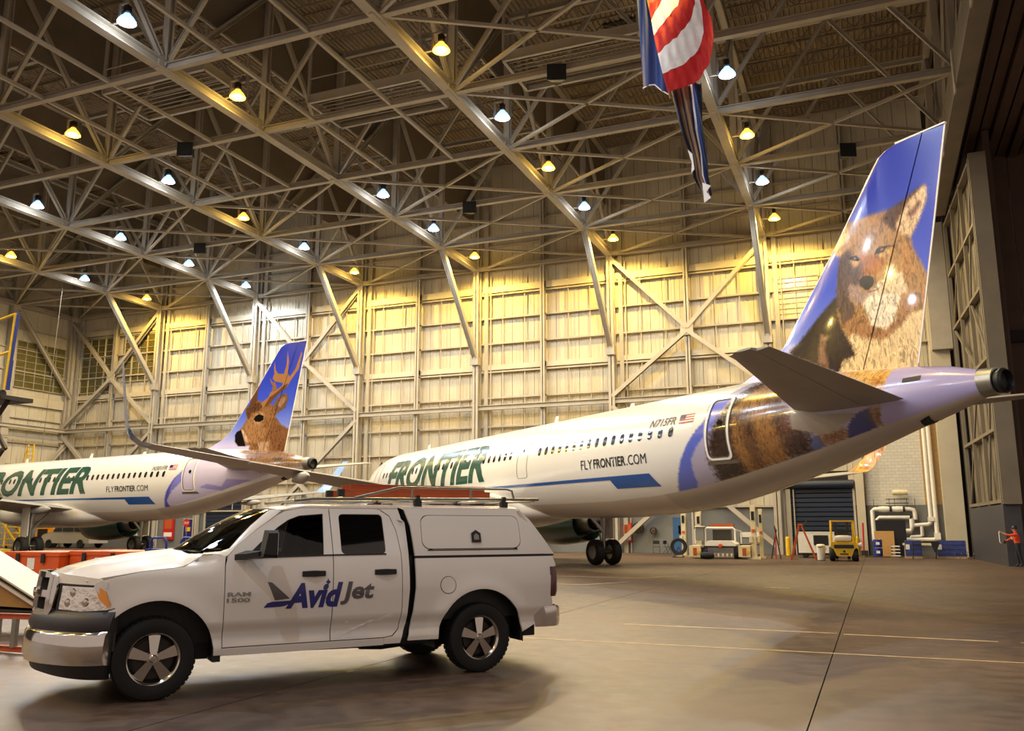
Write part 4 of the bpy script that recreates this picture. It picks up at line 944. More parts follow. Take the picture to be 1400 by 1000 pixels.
    for sg in (1, -1):
        p = panel('cabin_window', rrect(-.115, -.17, .115, .17, .10, 4), fw(20, 4.76, sg), 'winglass', R, step=(0, .1), th=.0, flip=(sg > 0), off=.008)
        p.location = (0, 0, 0)
        for s in sl:
            dy = side(s, 4.76, sg)[1] - side(20, 4.76, sg)[1]
            if abs(s - sl[0]) < 1e-6: p.location = (s - 20, dy, 0); continue
            q = p.copy(); COL.objects.link(q); q.parent = R; q.location = (s - 20, dy, 0)
        ring = lambda x0, z0, x1, z1, r, t: (rrect(x0, z0, x1, z1, r), [rrect(x0 + t, z0 + t, x1 - t, z1 - t, max(.02, r - t))])
        fs = lambda a, b: side(a, b, sg)
        def frame(nm, x0, z0, x1, z1, r, t, m_, off=.012):
            o_, h_ = ring(x0, z0, x1, z1, r, t)
            return panel(nm, o_, fs, m_, R, holes=h_, step=(.3, .12), th=.03, flip=(sg > 0), off=off)
        f = frame('door_frame', 7.40, 3.72, 8.36, 5.66, .18, .085, 'bead', .03)
        frame('door_seal', 7.47, 3.79, 8.29, 5.59, .14, .03, 'metal', .034)
        panel('door_porthole', arc(7.78, 4.82, .10, 0, 360, 14)[:-1], fs, 'winglass', R, step=(0, 0), th=0, flip=(sg > 0), off=.02)
        panel('door_sill', [(7.25, 3.60), (8.45, 3.60), (8.40, 3.70), (7.30, 3.70)], fs, 'metal', R, step=(.3, .1), th=.02, flip=(sg > 0), off=.02)
        frame('door_outline', L - 6.2, 3.75, L - 5.3, 5.5, .16, .03, 'metal')
        if L > 40:
            frame('door_outline', 19.45, 3.74, 20.35, 5.3, .14, .025, 'metal')
            frame('door_outline', 30.6, 3.74, 31.5, 5.4, .14, .025, 'metal')
            panel('door_porthole', arc(19.9, 4.9, .07, 0, 360, 10)[:-1], fs, 'winglass', R, step=(0, 0), th=0, flip=(sg > 0), off=.012)
        panel('blue_stripe', [(10.88, 3.06), (13.28, 3.06), (13.5, 3.37), (L - 11, 3.45), (L - 11, 3.53), (11.2, 3.49)], fs, 'blue', R, step=(.6, .12), th=0, flip=(sg > 0), off=.012)
        s0t = (L - 7.2 if L > 40 else L - 6.2)
        e = 23.15 if L > 40 else 17.0
        def txt(t_, nm, s_hi, width, z0, size, m_, shear, bold, stp=(.4, .12)):
            if sg > 0: fnn = lambda a, b: side(s_hi - a, z0 + b, 1)
            else: fnn = lambda a, b: side(s_hi - width + a, z0 + b, -1)
            text_obj(t_, nm, fnn, m_, R, size=size, width=width, shear=shear, bold=bold, step=stp, off=.016, flip=False)
        txt('FRONTIER', 'green_lettering', e + 13.6, 13.2, 3.75, 1.76, 'green', .32, .035, (.6, .15))
        txt('FLY', 'web_address', 15.2, .78, 3.82, .34, 'ink', .0, .0, (0.8, .2))
        txt('FRONTIER', 'web_address', 14.34, 2.0, 3.82, .34, 'ink', .0, .022, (0.8, .2))
        txt('.COM', 'web_address', 12.28, 1.1, 3.82, .34, 'ink', .0, .0, (0.8, .2))
        txt(tailnum, 'registration', 11.12, 1.3, 4.98, .26, 'ink', .2, .005, (0.8, .2))
        panel('flag_field', [(8.95, 4.98), (9.62, 4.98), (9.62, 5.26), (8.95, 5.26)], fs, 'bead', R, step=(.2, .1), th=0, flip=(sg > 0), off=.012)
        for k in range(4): panel('flag_stripe', [(8.95, 4.98 + .08 * k), (9.62, 4.98 + .08 * k), (9.62, 5.02 + .08 * k), (8.95, 5.02 + .08 * k)], fs, 'red', R, step=(.3, 0), th=0, flip=(sg > 0), off=.018)
        a, b = (9.36, 9.62)
        panel('flag_canton', [(a, 5.11), (b, 5.11), (b, 5.26), (a, 5.26)], fs, 'navy', R, step=(.2, .1), th=0, flip=(sg > 0), off=.024)
        panel('vent_grille', [(2.05, 5.28), (1.6, 5.30), (1.6, 5.42), (2.05, 5.40)], fs, 'black', R, step=(.2, .1), th=0, flip=(sg > 0), off=.012)
        panel('underside_vent', [(2.0, 4.22), (1.7, 4.30), (1.62, 4.44), (1.9, 4.34)], fs, 'black', R, step=(.2, .1), th=0, flip=(sg > 0), off=.012)
    MB().prism([(L - 1.8, .0), (L - 3.0, .75), (L - 3.5, .75), (L - 2.4, .0)], 0, .02, lambda a, b, cc: (a, b + .1, 4.95 + (L - a - 1.8) * .55 + cc)).build('windscreen', 'winglass', R)
    MB().prism([(L - 1.8, .0), (L - 3.0, -.75), (L - 3.5, -.75), (L - 2.4, .0)], 0, .02, lambda a, b, cc: (a, b - .1, 4.95 + (L - a - 1.8) * .55 + cc)).build('windscreen', 'winglass', R)
    for sx_, hgt in ((L - 9.5, .32), (20.2, .34), (14.5, .2)):
        MB().prism([(sx_, 6.18), (sx_ + .34, 6.18), (sx_ + .12, 6.18 + hgt), (sx_ - .06, 6.18 + hgt)], -.015, .015, lambda a, b, cc: (a, cc, b)).build('blade_antenna', 'bead', R)
    return R
for a in ART['coyote'] + ART['deer']:
    if a[0] in ('eyeR', 'eyeL', 'eye', 'nose'):      # a touch larger, as they read on the tail
        cx = sum(p[0] for p in a[3]) / len(a[3]); cz = sum(p[1] for p in a[3]) / len(a[3]); k = 1.3 if 'eye' in a[0] else 1.1
        a[1][:] = [14, 10, 12]
        a[3][:] = [(cx + (p[0] - cx) * k, cz + (p[1] - cz) * k) for p in a[3]]
M['paleblue'] = mat('pale_blue_print', (150, 180, 226), .3, coat=.5, noise=.1)
M['nacelle'] = mat('nacelle_green', (18, 62, 54), .25, coat=.5, noise=.05, nscale=2)
M['sharklet_fur'] = mat('fur_print', (206, 140, 66), .3, coat=.5, noise=.75, nscale=2.6, stretch=(4, 1, 1))
for a in ART['fus1']:
    if a[0] in ('lav',): a[3][:] = [(1.9, 6.2), (.2, 6.2), (.2, 4.2), (2.3, 3.9), (2.75, 4.4), (2.6, 4.75), (2.55, 5.1), (2.5, 5.4), (2.45, 6.2)]
PHI1, PHI2 = .87035, 1.38625
airliner(44.5, (2.868, 22.915, 0), PI / 2 + PHI1, 'white airliner with a coyote on its tall blue tail, nearest at right', ART['coyote'], ART['fus1'], 'FRONTIER', 'N715FR', 'N715FR')
airliner(37.57, (-27.634, 39.034, 0), PI / 2 + PHI2, 'white airliner with an antlered deer on its tail, far left', ART['deer'], ART['fus2'], 'FRONTIER', 'N301FR', 'N301FR')
M['headlamp'] = mat('headlamp_lens', (244, 238, 230), .12, metal=.8, coat=1., bump=.45, bscale=14)
# ================================================================ PICKUP TRUCK (x forward, y to the side that faces us)
TR = empty('pickup_truck', (-6.4056, 9.1250, 0), math.radians(-128.684), 'white crew pickup truck with bed cap, roof rack and blue and grey door lettering', 'truck')
def sm(a, b, x):
    t = max(0., min(1., (x - a) / (b - a))); return t * t * (3 - 2 * t)
def TY(x, z):
    if z <= 1.36:
        y = 1.0 - (.05 * ((z - .98) / .38) ** 2 if z > .98 else .012 * ((.98 - z) / .5) ** 2)
        if z < .74: y -= .035 * sm(.74, .60, z) - .028 * sm(.56, .46, z)
        y -= .085 * sm(1.15, 1.5, x) * max(0, (z - 1.18) / .18) ** 2.4 if z > 1.18 else 0
    elif x < -.86:
        y = .95 - .14 * ((z - 1.36) / .58) ** 1.2
    else:
        y = .95 - .235 * ((z - 1.36) / .57) ** 1.12 - .06 * sm(1.18, 1.45, x)
    if x > 1.9: y -= .15 * ((x - 1.9) / .9) ** 2
    if x < -2.5: y -= .05 * ((-2.5 - x) / .45) ** 2
    if z < 1.2:
        for c in (1.84, -1.84):
            d = math.hypot(x - c, z - .4); y += .026 * math.exp(-((d - .57) / .12) ** 2)
    return y
def both(name, outline, m, holes=(), step=(.10, .035), th=.03, off=0., label=None, parent=None, only=None):
    r = []
    for sg in ((1, -1) if only is None else (only,)):
        o = panel(name, outline, (lambda a, b: (a, TY(a, b), b)) if sg > 0 else (lambda a, b: (a, -TY(a, b), b)), m, parent or TR, holes=holes, step=step, th=th, flip=(sg > 0), off=off)
        r.append(o)
    return r
def archp(c, r, a0, a1, n=18): return arc(c, .40, r, a0, a1, n)
# fender
both('front_fender', [(1.19, .46), (1.197, 1.30), (1.19, 1.40), (1.30, 1.425), (1.41, 1.42), (1.50, 1.35), (1.60, 1.298), (2.0, 1.262), (2.25, 1.213), (2.42, 1.165), (2.44, 1.12), (2.36, 1.02), (2.28, .93), (2.31, .82)] + archp(1.84, .575, 42, 172, 20) + [(1.268, .40), (1.19, .40)], 'truck')
both('front_door', [(1.18, .475), (1.187, 1.0), (1.187, 1.31), (1.165, 1.40), (1.07, 1.51), (.87, 1.67), (.66, 1.82), (.53, 1.885), (.34, 1.918), (.026, 1.925), (.018, 1.40), (.032, .475)], 'truck',
     holes=[[(.985, 1.385), (.93, 1.44), (.79, 1.57), (.62, 1.71), (.50, 1.79), (.37, 1.838), (.095, 1.86), (.12, 1.40)]])
both('rear_door', [(.020, .475), (.008, 1.40), (.014, 1.925), (-.45, 1.925), (-.60, 1.905), (-.71, 1.83), (-.77, 1.66), (-.80, 1.40), (-.805, .80), (-.775, .56), (-.70, .49), (-.6, .475)], 'truck',
     holes=[rrect(-.62, 1.405, -.085, 1.858, .05, 4)])
both('cab_corner', [(-.605, .468), (-.71, .482), (-.785, .555), (-.815, .80), (-.81, 1.40), (-.78, 1.665), (-.72, 1.84), (-.61, 1.915), (-.60, 1.935), (-.83, 1.94), (-.87, 1.75), (-.895, 1.40), (-.90, 1.0), (-.87, .62), (-.80, .40), (-.60, .40)], 'truck')
both('roof_rail', [(.60, 1.90), (.53, 1.895), (.34, 1.928), (.02, 1.934), (-.60, 1.934), (-.83, 1.94), (-.83, 1.952), (.3, 1.952)], 'truck', step=(.1, .02), th=.02)
both('rocker_panel', [(1.19, .39), (1.19, .466), (-.60, .466), (-.60, .39)], 'truck', th=.06)
both('bed_side', [(-.90, .42), (-.94, .62), (-.985, 1.0), (-.98, 1.345), (-2.90, 1.345), (-2.94, 1.22), (-2.85, 1.215), (-2.83, .85), (-2.86, .83), (-2.87, .72), (-2.60, .52), (-2.415, .45)] + arc(-1.84, .40, .572, 176, 2, 24) + [(-1.26, .42)], 'truck')
both('fuel_flap', arc(-1.39, 1.03, .095, 0, 360, 24)[:-1], 'truck', step=(.05, .05), th=.0, off=.006)
both('fuel_flap_seam', arc(-1.39, 1.03, .102, 0, 360, 24)[:-1], 'darkmetal', step=(0, 0), th=.0, off=.003, only=1)
# bed cap
hatch = rrect(-2.42, 1.455, -1.08, 1.845, .10, 6)
hx = [(-2.43 if abs(a + 2.42) < 1e-6 else a, b) for a, b in hatch]
both('cap_side', [(-.98, 1.375), (-.945, 1.72), (-.875, 1.94), (-2.44, 1.94), (-2.60, 1.80), (-2.93, 1.375)], 'truck', holes=[[(a + (-.008 if a < -1.7 else .008), b + (-.008 if b < 1.6 else .008)) for a, b in hatch]])
both('cap_hatch', hatch, 'truck', th=.03, off=.004)
both('hatch_gasket', [(-2.37, 1.430), (-2.37, 1.443), (-1.14, 1.443), (-1.14, 1.430)], 'black', th=.0, off=.006)
both('cap_seal', [(-.98, 1.350), (-.98, 1.370), (-2.93, 1.370), (-2.93, 1.350)], 'black', th=.02, off=-.01)
both('hatch_lock', [(-1.86, 1.52), (-1.73, 1.52), (-1.73, 1.63), (-1.795, 1.67), (-1.86, 1.63)], 'black', step=(0, 0), th=.0, off=.02)
both('lock_handle', [(-1.83, 1.55), (-1.76, 1.55), (-1.76, 1.60), (-1.795, 1.63), (-1.83, 1.60)], 'metal', step=(0, 0), th=.0, off=.028)
for k, x in enumerate((-2.34, -1.18)): both('hatch_hinge', [(x - .02, 1.438), (x + .02, 1.438), (x + .02, 1.452), (x - .02, 1.452)], 'black', step=(0, 0), th=0, off=.016)
# black filler behind the panels, puts the seam shade into the colour
MB().box(-2.88, -.98, -.84, .84, .62, 1.34).box(1.24, 2.45, -.70, .70, .50, 1.18).box(-2.8, 2.5, -.62, .62, .34, .62).box(-.98, 1.2, -.90, .90, .44, .62).box(-.97, -.93, -.88, .88, .44, 1.38).build('chassis', 'black', TR)
MB().prism([(-.99, 1.36), (-.96, 1.72), (-.91, 1.90), (-2.42, 1.90), (-2.58, 1.79), (-2.90, 1.36)], -.76, .76, lambda a, b, c: (a, c, b)).build('cap_dark_fill', 'black', TR)
for sg in (1, -1):
    MB().box(1.175, 1.20, sg * .86 - .05, sg * .86 + .05, .5, 1.34).box(.0, .03, sg * .86 - .05, sg * .86 + .05, .5, 1.36).box(-.84, -.78, sg * .86 - .05, sg * .86 + .05, .5, 1.36).build('door_jamb', 'black', TR)
    MB().bar((.0, sg * .90, 1.38), (0, sg * .70, 1.90), .16, .03, up=(0, 1, 0)).build('centre_pillar', 'black', TR)
    pl_ = [Vector(p) for p in ((1.17, sg * .93, 1.35), (1.05, sg * .895, 1.50), (.86, sg * .83, 1.66), (.64, sg * .765, 1.82), (.5, sg * .72, 1.89))]
    MB().tube([p - Vector((0, sg * .02, .012)) for p in pl_], .016, 6).build('pillar_seal', 'black', TR)
# cap and cab roofs
def roofz(x, y):
    z = 1.985 - .05 * (abs(y) / .71) ** 3.2
    if x > .1: z -= .055 * ((x - .1) / .55) ** 2
    return z
panel('roof_panel', [(.66, 0), (.645, .35), (.60, .60), (.56, .708), (.1, .722), (-.83, .722), (-.83, -.722), (.1, -.722), (.56, -.708), (.60, -.60), (.645, -.35)], lambda a, b: (a, b, roofz(a, b)), 'truck', TR, step=(.12, .08), th=.03)
def capz(x, y): return 1.985 - .045 * (abs(y) / .81) ** 4
panel('cap_roof', [(-.875, .812), (-2.44, .812), (-2.50, .5), (-2.52, 0), (-2.50, -.5), (-2.44, -.812), (-.875, -.812)], lambda a, b: (a, b, capz(a, b)), 'truck', TR, step=(.12, .08), th=.03)
# rear: cap window, tailgate, lamps, bumper
def rearfn(y, z):
    q = (abs(y) / .9) ** 4 * .06
    return ((-2.935 + q) if z < 1.37 else (-2.93 + (z - 1.37) * .78 + q), y, z)
panel('tailgate', [(-.86, .72), (.86, .72), (.86, 1.33), (-.86, 1.33)], rearfn, 'truck', TR, step=(.12, .1), th=.03, flip=True)
panel('cap_rear_frame', [(-.90, 1.375), (.90, 1.375), (.84, 1.93), (-.84, 1.93)], rearfn, 'truck', TR, holes=[rrect(-.68, 1.48, .68, 1.86, .06)], step=(.12, .1), th=.03, flip=True)
panel('cap_rear_glass', rrect(-.69, 1.47, .69, 1.87, .06), rearfn, 'glassdark', TR, step=(.2, .2), th=0, flip=True, off=-.01)
for sg in (1, -1):
    tl_ = MB()
    rg = []
    for z, dx in ((.845, .0), (.90, .02), (1.15, .02), (1.212, .0)):
        rg.append([(-2.835, sg * (TY(-2.83, z) + .002), z), (-2.90 - dx, sg * (TY(-2.9, z) - .002), z), (-2.955 - dx, sg * .90, z), (-2.955 - dx, sg * .84, z), (-2.84, sg * .84, z)])
    MB().loft(rg).build('tail_lamp', 'taillight', TR, smooth=50)
    MB().tube([(-2.36, sg * .62, .30), (-2.36, sg * .62, .44)], .03, 6).build('hanger', 'black', TR)
    MB().box(-2.44, -2.41, sg * .80 - .14, sg * .80 + .14, .33, .62).build('mud_flap', 'black', TR)
    MB().box(1.19, 1.27, sg * .84 - .14, sg * .84 + .12, .33, .62).build('mud_flap', 'black', TR)
rg = []
for y, x in ((-.99, -2.74), (-.96, -2.92), (-.86, -3.02), (-.4, -3.05), (.4, -3.05), (.86, -3.02), (.96, -2.92), (.99, -2.74)):
    rg.append([(x, y, .48), (x - .01, y, .54), (x - .01, y, .70), (x + .02, y, .725), (x + .16, y * .97, .725), (x + .13, y * .97, .48)])
MB().loft(rg).build('rear_bumper', 'chrome', TR, smooth=35)
MB().box(-3.0, -2.86, -.8, .8, .72, .735).build('bumper_step', 'black', TR)
MB().tube([(-2.9, 0, .45), (-3.15, 0, .45)], .03, 8).build('tow_receiver', 'darkmetal', TR)
# hood
HZ = [(1.1, 1.475), (1.6, 1.468), (2.0, 1.428), (2.4, 1.362), (2.65, 1.295), (2.80, 1.232), (2.90, 1.17)]
def hoodz(x, y):
    z = ip(HZ, x) - (.165 - .115 * (1 - sm(1.38, 1.62, x))) * (abs(y) / .87) ** 2.6
    return float(z) + .018 * math.exp(-((abs(y) - .50) / .10) ** 2) * sm(1.5, 1.8, x) * (1 - sm(2.5, 2.8, x))
fr_edge = [(2.86 - .36 * (abs(y) / .86) ** 1.6, y) for y in (-.86, -.75, -.6, -.45, -.3, -.15, 0, .15, .3, .45, .6, .75, .86)]
panel('hood', [(1.63, 0), (1.60, -.3), (1.52, -.6), (1.40, -.80), (1.43, -.86), (1.7, -.872), (2.3, -.868)] + fr_edge + [(2.3, .868), (1.7, .872), (1.43, .86), (1.40, .80), (1.52, .6), (1.60, .3)], lambda a, b: (a, b, hoodz(a, b)), 'truck', TR, step=(.07, .06), th=.03)
# windscreen, pillars, cowl
def wsf(u, v):
    xb = 1.60 - .43 * u * u; xt = .78 - .08 * u * u
    zb = 1.45; ztp = 1.915 - .02 * u * u
    yb = .86 * u; yt = .69 * u
    return (xb + (xt - xb) * v, yb + (yt - yb) * v, zb + (ztp - zb) * v + .03 * math.sin(PI * v))
panel('windscreen', [(-1, 0), (1, 0), (1, 1), (-1, 1)], wsf, 'glass', TR, step=(.12, .12), th=0)
panel('windscreen_band', [(-1, .90), (1, .90), (1, 1), (-1, 1)], wsf, 'glassdark', TR, step=(.12, 0), th=0, off=.003)
panel('inspection_sticker', arc(.78, .10, .055, 0, 360, 14)[:-1], wsf, 'bead', TR, step=(0, 0), th=0, off=.004)
for sg in (1, -1):
    outer = [(1.195, .930, 1.40), (1.165, .932, 1.412), (1.07, .895, 1.515), (.87, .832, 1.675), (.66, .772, 1.825), (.56, .725, 1.905)]
    rg = []
    for k, (x, y, z) in enumerate(outer):
        v = (0.0, .06, .24, .54, .83, 1.0)[k]; wx, wy, wz = wsf(1.0, v)
        if k == 0: wx, wy, wz = 1.30, .875, 1.43
        n = Vector((.3, sg * .6, .5)).normalized() * .012
        a = Vector((x, sg * y, z)); b = Vector((wx, sg * wy, wz)); mid_ = (a + b) / 2 + n
        rg.append([a, mid_, b, b - n * 4, a - n * 4])
    MB().loft(rg).build('windscreen_pillar', 'truck', TR, smooth=60)
    MB().loft([[(1.17, sg * .925, 1.41), (1.30, sg * .90, 1.428), (1.42, sg * .885, 1.424), (1.42, sg * .86, 1.41), (1.17, sg * .88, 1.38)], [(1.16, sg * .86, 1.455), (1.26, sg * .85, 1.45), (1.40, sg * .845, 1.438), (1.40, sg * .82, 1.41), (1.16, sg * .82, 1.40)]]).build('cowl_corner', 'truck', TR, smooth=50)
    MB().bar((1.42, sg * .40, 1.47), (1.22, sg * .82, 1.475), .02, .015).bar((1.55, sg * .1, 1.468), (1.42, sg * .40, 1.47), .03, .02).build('wiper', 'black', TR)
panel('cowl_grille', [(1.68, -.0), (1.58, .5), (1.40, .85), (1.22, .85), (1.36, .5), (1.45, 0), (1.36, -.5), (1.22, -.85), (1.40, -.85), (1.58, -.5)], lambda a, b: (a, b, hoodz(min(a, 1.6), b) - .03 + .0), 'black', TR, step=(.2, .1), th=0)
# front end: plan curve
FC = [(2.90, 0), (2.865, .25), (2.77, .48), (2.69, .62), (2.58, .78), (2.46, .90), (2.34, .965), (2.22, .995)]
def fx(y): return float(np.interp(abs(y), [b for _, b in FC], [a for a, _ in FC]))
def FP(t, z, off=0.):
    """t -1..1 along the plan curve from one side to the other"""
    a = abs(t) * (len(FC) - 1); i = min(int(a), len(FC) - 2); f = a - i
    P_ = [FC[max(0, min(len(FC) - 1, j))] for j in (i - 1, i, i + 1, i + 2)]
    if i == 0: P_[0] = (FC[1][0], -FC[1][1])
    def cr(k):
        p0, p1, p2, p3 = [p[k] for p in P_]
        return .5 * (2 * p1 + (p2 - p0) * f + (2 * p0 - 5 * p1 + 4 * p2 - p3) * f * f + (3 * p1 - 3 * p2 + p3 - p0) * f ** 3)
    x, y = cr(0), cr(1)
    e = 1e-3; ang = math.atan2(y, x - 1.4)
    return (x - .09 * (z - .9) * (1 if z > .9 else .4) + off * math.cos(ang * .8), math.copysign(1, t) * (y + off * math.sin(ang * 1.1)), z)
def tfor(y):
    return float(np.interp(abs(y), [b for _, b in FC], np.linspace(0, 1, len(FC)))) * math.copysign(1, y)
panel('front_backing', [(-1, .50), (1, .50), (1, .9), (.9, 1.08), (.5, 1.18), (0, 1.2), (-.5, 1.18), (-.9, 1.08), (-1, .9)], lambda a, b: FP(a, b, -.03), 'grey_plastic', TR, step=(.06, .1), th=0, flip=False)
# grille surround with four openings
gh = []
for y0, y1 in ((-.40, -.04), (.04, .40)):
    for z0, z1 in ((.86, 1.005), (1.075, 1.20)):
        gh.append([(y0, z0), (y1, z0), (y1, z1), (y0, z1)])
def grf(y, z): p = FP(tfor(y) if abs(y) > 1e-6 else 0, z); return (p[0] + .045 - .02 * abs(z - 1.03), y, z)
go = panel('grille_surround', [(-.46, .80), (.46, .80), (.53, .90), (.555, 1.10), (.52, 1.215), (.40, 1.25), (0, 1.262), (-.40, 1.25), (-.52, 1.215), (-.555, 1.10), (-.53, .90)], grf, 'chrome', TR, holes=gh, step=(.08, .08), th=.07)
panel('grille_mesh', [(-.45, .83), (.45, .83), (.45, 1.22), (-.45, 1.22)], lambda a, b: (grf(a, b)[0] - .04, a, b), mat('grille_mesh', (16, 14, 18), .9, spec=.1), TR, step=(.1, .1), th=0)
MB().lathe([(0, .02), (.045, .015), (.05, 0), (.05, -.03)], axis='x', n=16).xf(Matrix.Translation((grf(0, 1.04)[0] + .0, 0, 1.04))).build('round_badge', 'chrome', TR)
for sg in (1, -1):
    t1 = .47; t2 = .93
    hl_o = [(.375, .895), (.65, .885), (.90, .900), (.935, .93), (.86, 1.075), (.80, 1.115), (.375, 1.125)]
    fn_ = (lambda s_: (lambda a, b: FP(s_ * a, b, .0)))(sg)
    panel('headlamp', hl_o, fn_, 'headlamp', TR, step=(.05, .05), th=.05, flip=(sg < 0))
    panel('amber_reflector', [(.80, 1.0), (.895, .925), (.925, .935), (.86, 1.072), (.80, 1.110), (.745, 1.112)], fn_, 'amberlens', TR, step=(.02, .03), th=0, flip=(sg < 0), off=.014)
    for tt, zz in ((.48, .96), (.66, .97), (.52, 1.06)):
        c = fn_(tt, zz); MB().lathe([(0, .01), (.035, .008), (.05, -.01), (.055, -.03)], axis='x', n=14).xf(Matrix.Translation((c[0] + .0, c[1], c[2])) @ Matrix.Rotation(sg * .75, 4, 'Z')).build('lamp_bowl', 'chrome', TR)
    panel('headlamp_bezel', [(.34, .80), (.99, .80), (.97, .92), (.925, .905), (.72, .878), (.372, .886), (.366, 1.135), (.80, 1.122), (.80, 1.135), (.345, 1.15)], fn_, 'grey_plastic', TR, step=(.05, .06), th=.02, flip=(sg < 0), off=.005)
    panel('hood_lip', [(.30, 1.255), (.42, 1.235), (.6, 1.22), (.76, 1.20), (.86, 1.165), (.865, 1.10), (.80, 1.132), (.5, 1.142), (.30, 1.15)], fn_, 'truck', TR, step=(.05, .04), th=.02, flip=(sg < 0), off=.004)
# soft upper fascia, chrome bumper, air dam
def band(prof, t0, t1, nm, m, n=36, taper=None):
    rg = []
    for k in range(n + 1):
        t = t0 + (t1 - t0) * k / n
        if t == 0: t = 1e-6
        q = []
        for o, z in prof:
            zz = z if taper is None else taper(t, z)
            q.append(FP(t, zz, o))
        rg.append(q)
    return MB().loft(rg).build(nm, m, TR, smooth=50)
band([(-.02, .885), (.01, .88), (.045, .82), (.065, .74), (.05, .70), (-.02, .69)], -1.0, 1.0, 'front_fascia', 'grey_plastic')
band([(-.02, .70), (.06, .695), (.085, .66), (.095, .56), (.09, .44), (.06, .375), (-.02, .36)], -.97, .97, 'front_bumper', 'chrome', taper=lambda t, z: z + (.02 * (1 - z / .7)) * abs(t) ** 2)
band([(-.05, .40), (.03, .39), (.02, .30), (.0, .24), (-.05, .24)], -.95, .95, 'air_dam', 'black', taper=lambda t, z: z if z > .35 else z + .07 * (1 - abs(t)) ** 2)
for y0, y1 in ((-.42, .42),):
    panel('bumper_opening', [(y0, .46), (y1, .46), (y1, .61), (y0, .61)], lambda a, b: (fx(a) + .085 + .012 - .02 * 0, a, b), 'black', TR, step=(.08, 0), th=0)
# wheels
tyre_prof = [(.255, -.115), (.30, -.128), (.355, -.13), (.388, -.118), (.40, -.09), (.402, 0), (.40, .09), (.388, .118), (.355, .13), (.30, .128), (.255, .115)]
def wheel_meshes():
    ty = MB().lathe(tyre_prof, axis='y', n=44, close=True)
    for k in range(44):
        a = 2 * PI * k / 44
        for z0, z1 in ((-.10, -.03), (.03, .10)):
            r = .404
            c = Vector((r * math.cos(a), (z0 + z1) / 2, r * math.sin(a)))
            d = Vector((-math.sin(a), .0, math.cos(a)))
            ty.bar(c - d * .020, c + d * .020, z1 - z0, .006, up=(math.cos(a), 0, math.sin(a)))
    ty = ty.mesh('tyre', 'rubber', smooth=40)
    rim = MB().lathe([(.262, .118), (.270, .105), (.255, .10), (.235, .085), (.215, .02), (.215, -.10), (.262, -.118)], axis='y', n=44).mesh('rim', 'alloy', smooth=40)
    sp = MB()
    for k in range(5):
        a = PI / 2 + 2 * PI * k / 5
        R_ = Matrix.Rotation(-a, 4, 'Y')
        pts = [(.03, .034), (.10, .040), (.235, .058), (.235, -.058), (.10, -.040), (.03, -.034)]
        m = MB()
        top = [(r, (.088 - .02 * (r / .24)) + (.01 if False else 0), w) for r, w in pts]
        bot = [(r, .03, w * .8) for r, w in pts]
        m.add(top + bot, [(0, 1, 2, 3, 4, 5), (11, 10, 9, 8, 7, 6)] + [(i, (i + 1) % 6, 6 + (i + 1) % 6, 6 + i) for i in range(6)])
        m.xf(R_); sp.add(m.v, m.f)
    sp = sp.mesh('spoke', 'alloy')
    hub = MB().lathe([(0, .105), (.03, .104), (.040, .095), (.045, .07), (.075, .075), (.08, .04)], axis='y', n=20).mesh('hub_cap', 'alloy', smooth=30)
    nut = MB()
    for k in range(5):
        a = PI / 2 + 2 * PI * (k + .5) / 5
        nut.lathe([(0, .085), (.014, .083), (.016, .05)], c=(.072 * math.cos(a), 0, .072 * math.sin(a)), axis='y', n=6)
    nut = nut.mesh('lug_nuts', 'darkmetal')
    disc = MB().lathe([(0, .012), (.19, .012), (.19, -.01), (.21, -.01), (.21, -.06), (0, -.06)], axis='y', n=30).mesh('brake_disc', 'darkmetal', smooth=30)
    return ty, rim, sp, hub, nut, disc
WM = wheel_meshes()
for x, y, rz in ((1.84, .86, 0), (-1.84, .86, 0), (1.84, -.86, PI), (-1.84, -.86, PI)):
    w_ = inst('tyre', WM[0], TR, (x, y, .402), (0, 0, rz))
    for nm, me in zip(('rim', 'spoke', 'hub_cap', 'lug_nuts', 'brake_disc'), WM[1:]): inst(nm, me, w_)
for x in (1.84, -1.84): MB().tube([(x, -.8, .40), (x, .8, .40)], .06, 8).build('axle', 'black', TR)
MB().tube([(-2.2, .55, .32), (-1.0, .5, .34), (.3, .45, .36)], .04, 8).build('exhaust_pipe', 'darkmetal', TR)
MB().lathe([(.0, -.3), (.1, -.28), (.12, 0), (.1, .28), (0, .3)], c=(-.9, .1, .34), axis='x', n=12).build('spare_tyre_bottom', 'black', TR)
for sg in (1, -1):      # wheel arch liners
    for c in (1.84, -1.84):
        vs = []
        pts = arc(c, .40, .60, -8, 188, 20)
        MB().add([(a, sg * .96, b) for a, b in pts] + [(a, sg * .55, b) for a, b in pts], [(i, i + 1, 22 + i - 1 + 0, 21 + i) for i in range(20)]).build('arch_liner', 'black', TR)
        MB().add([(a, sg * .56, b) for a, b in pts], [tuple(range(21))]).build('arch_liner', 'black', TR)
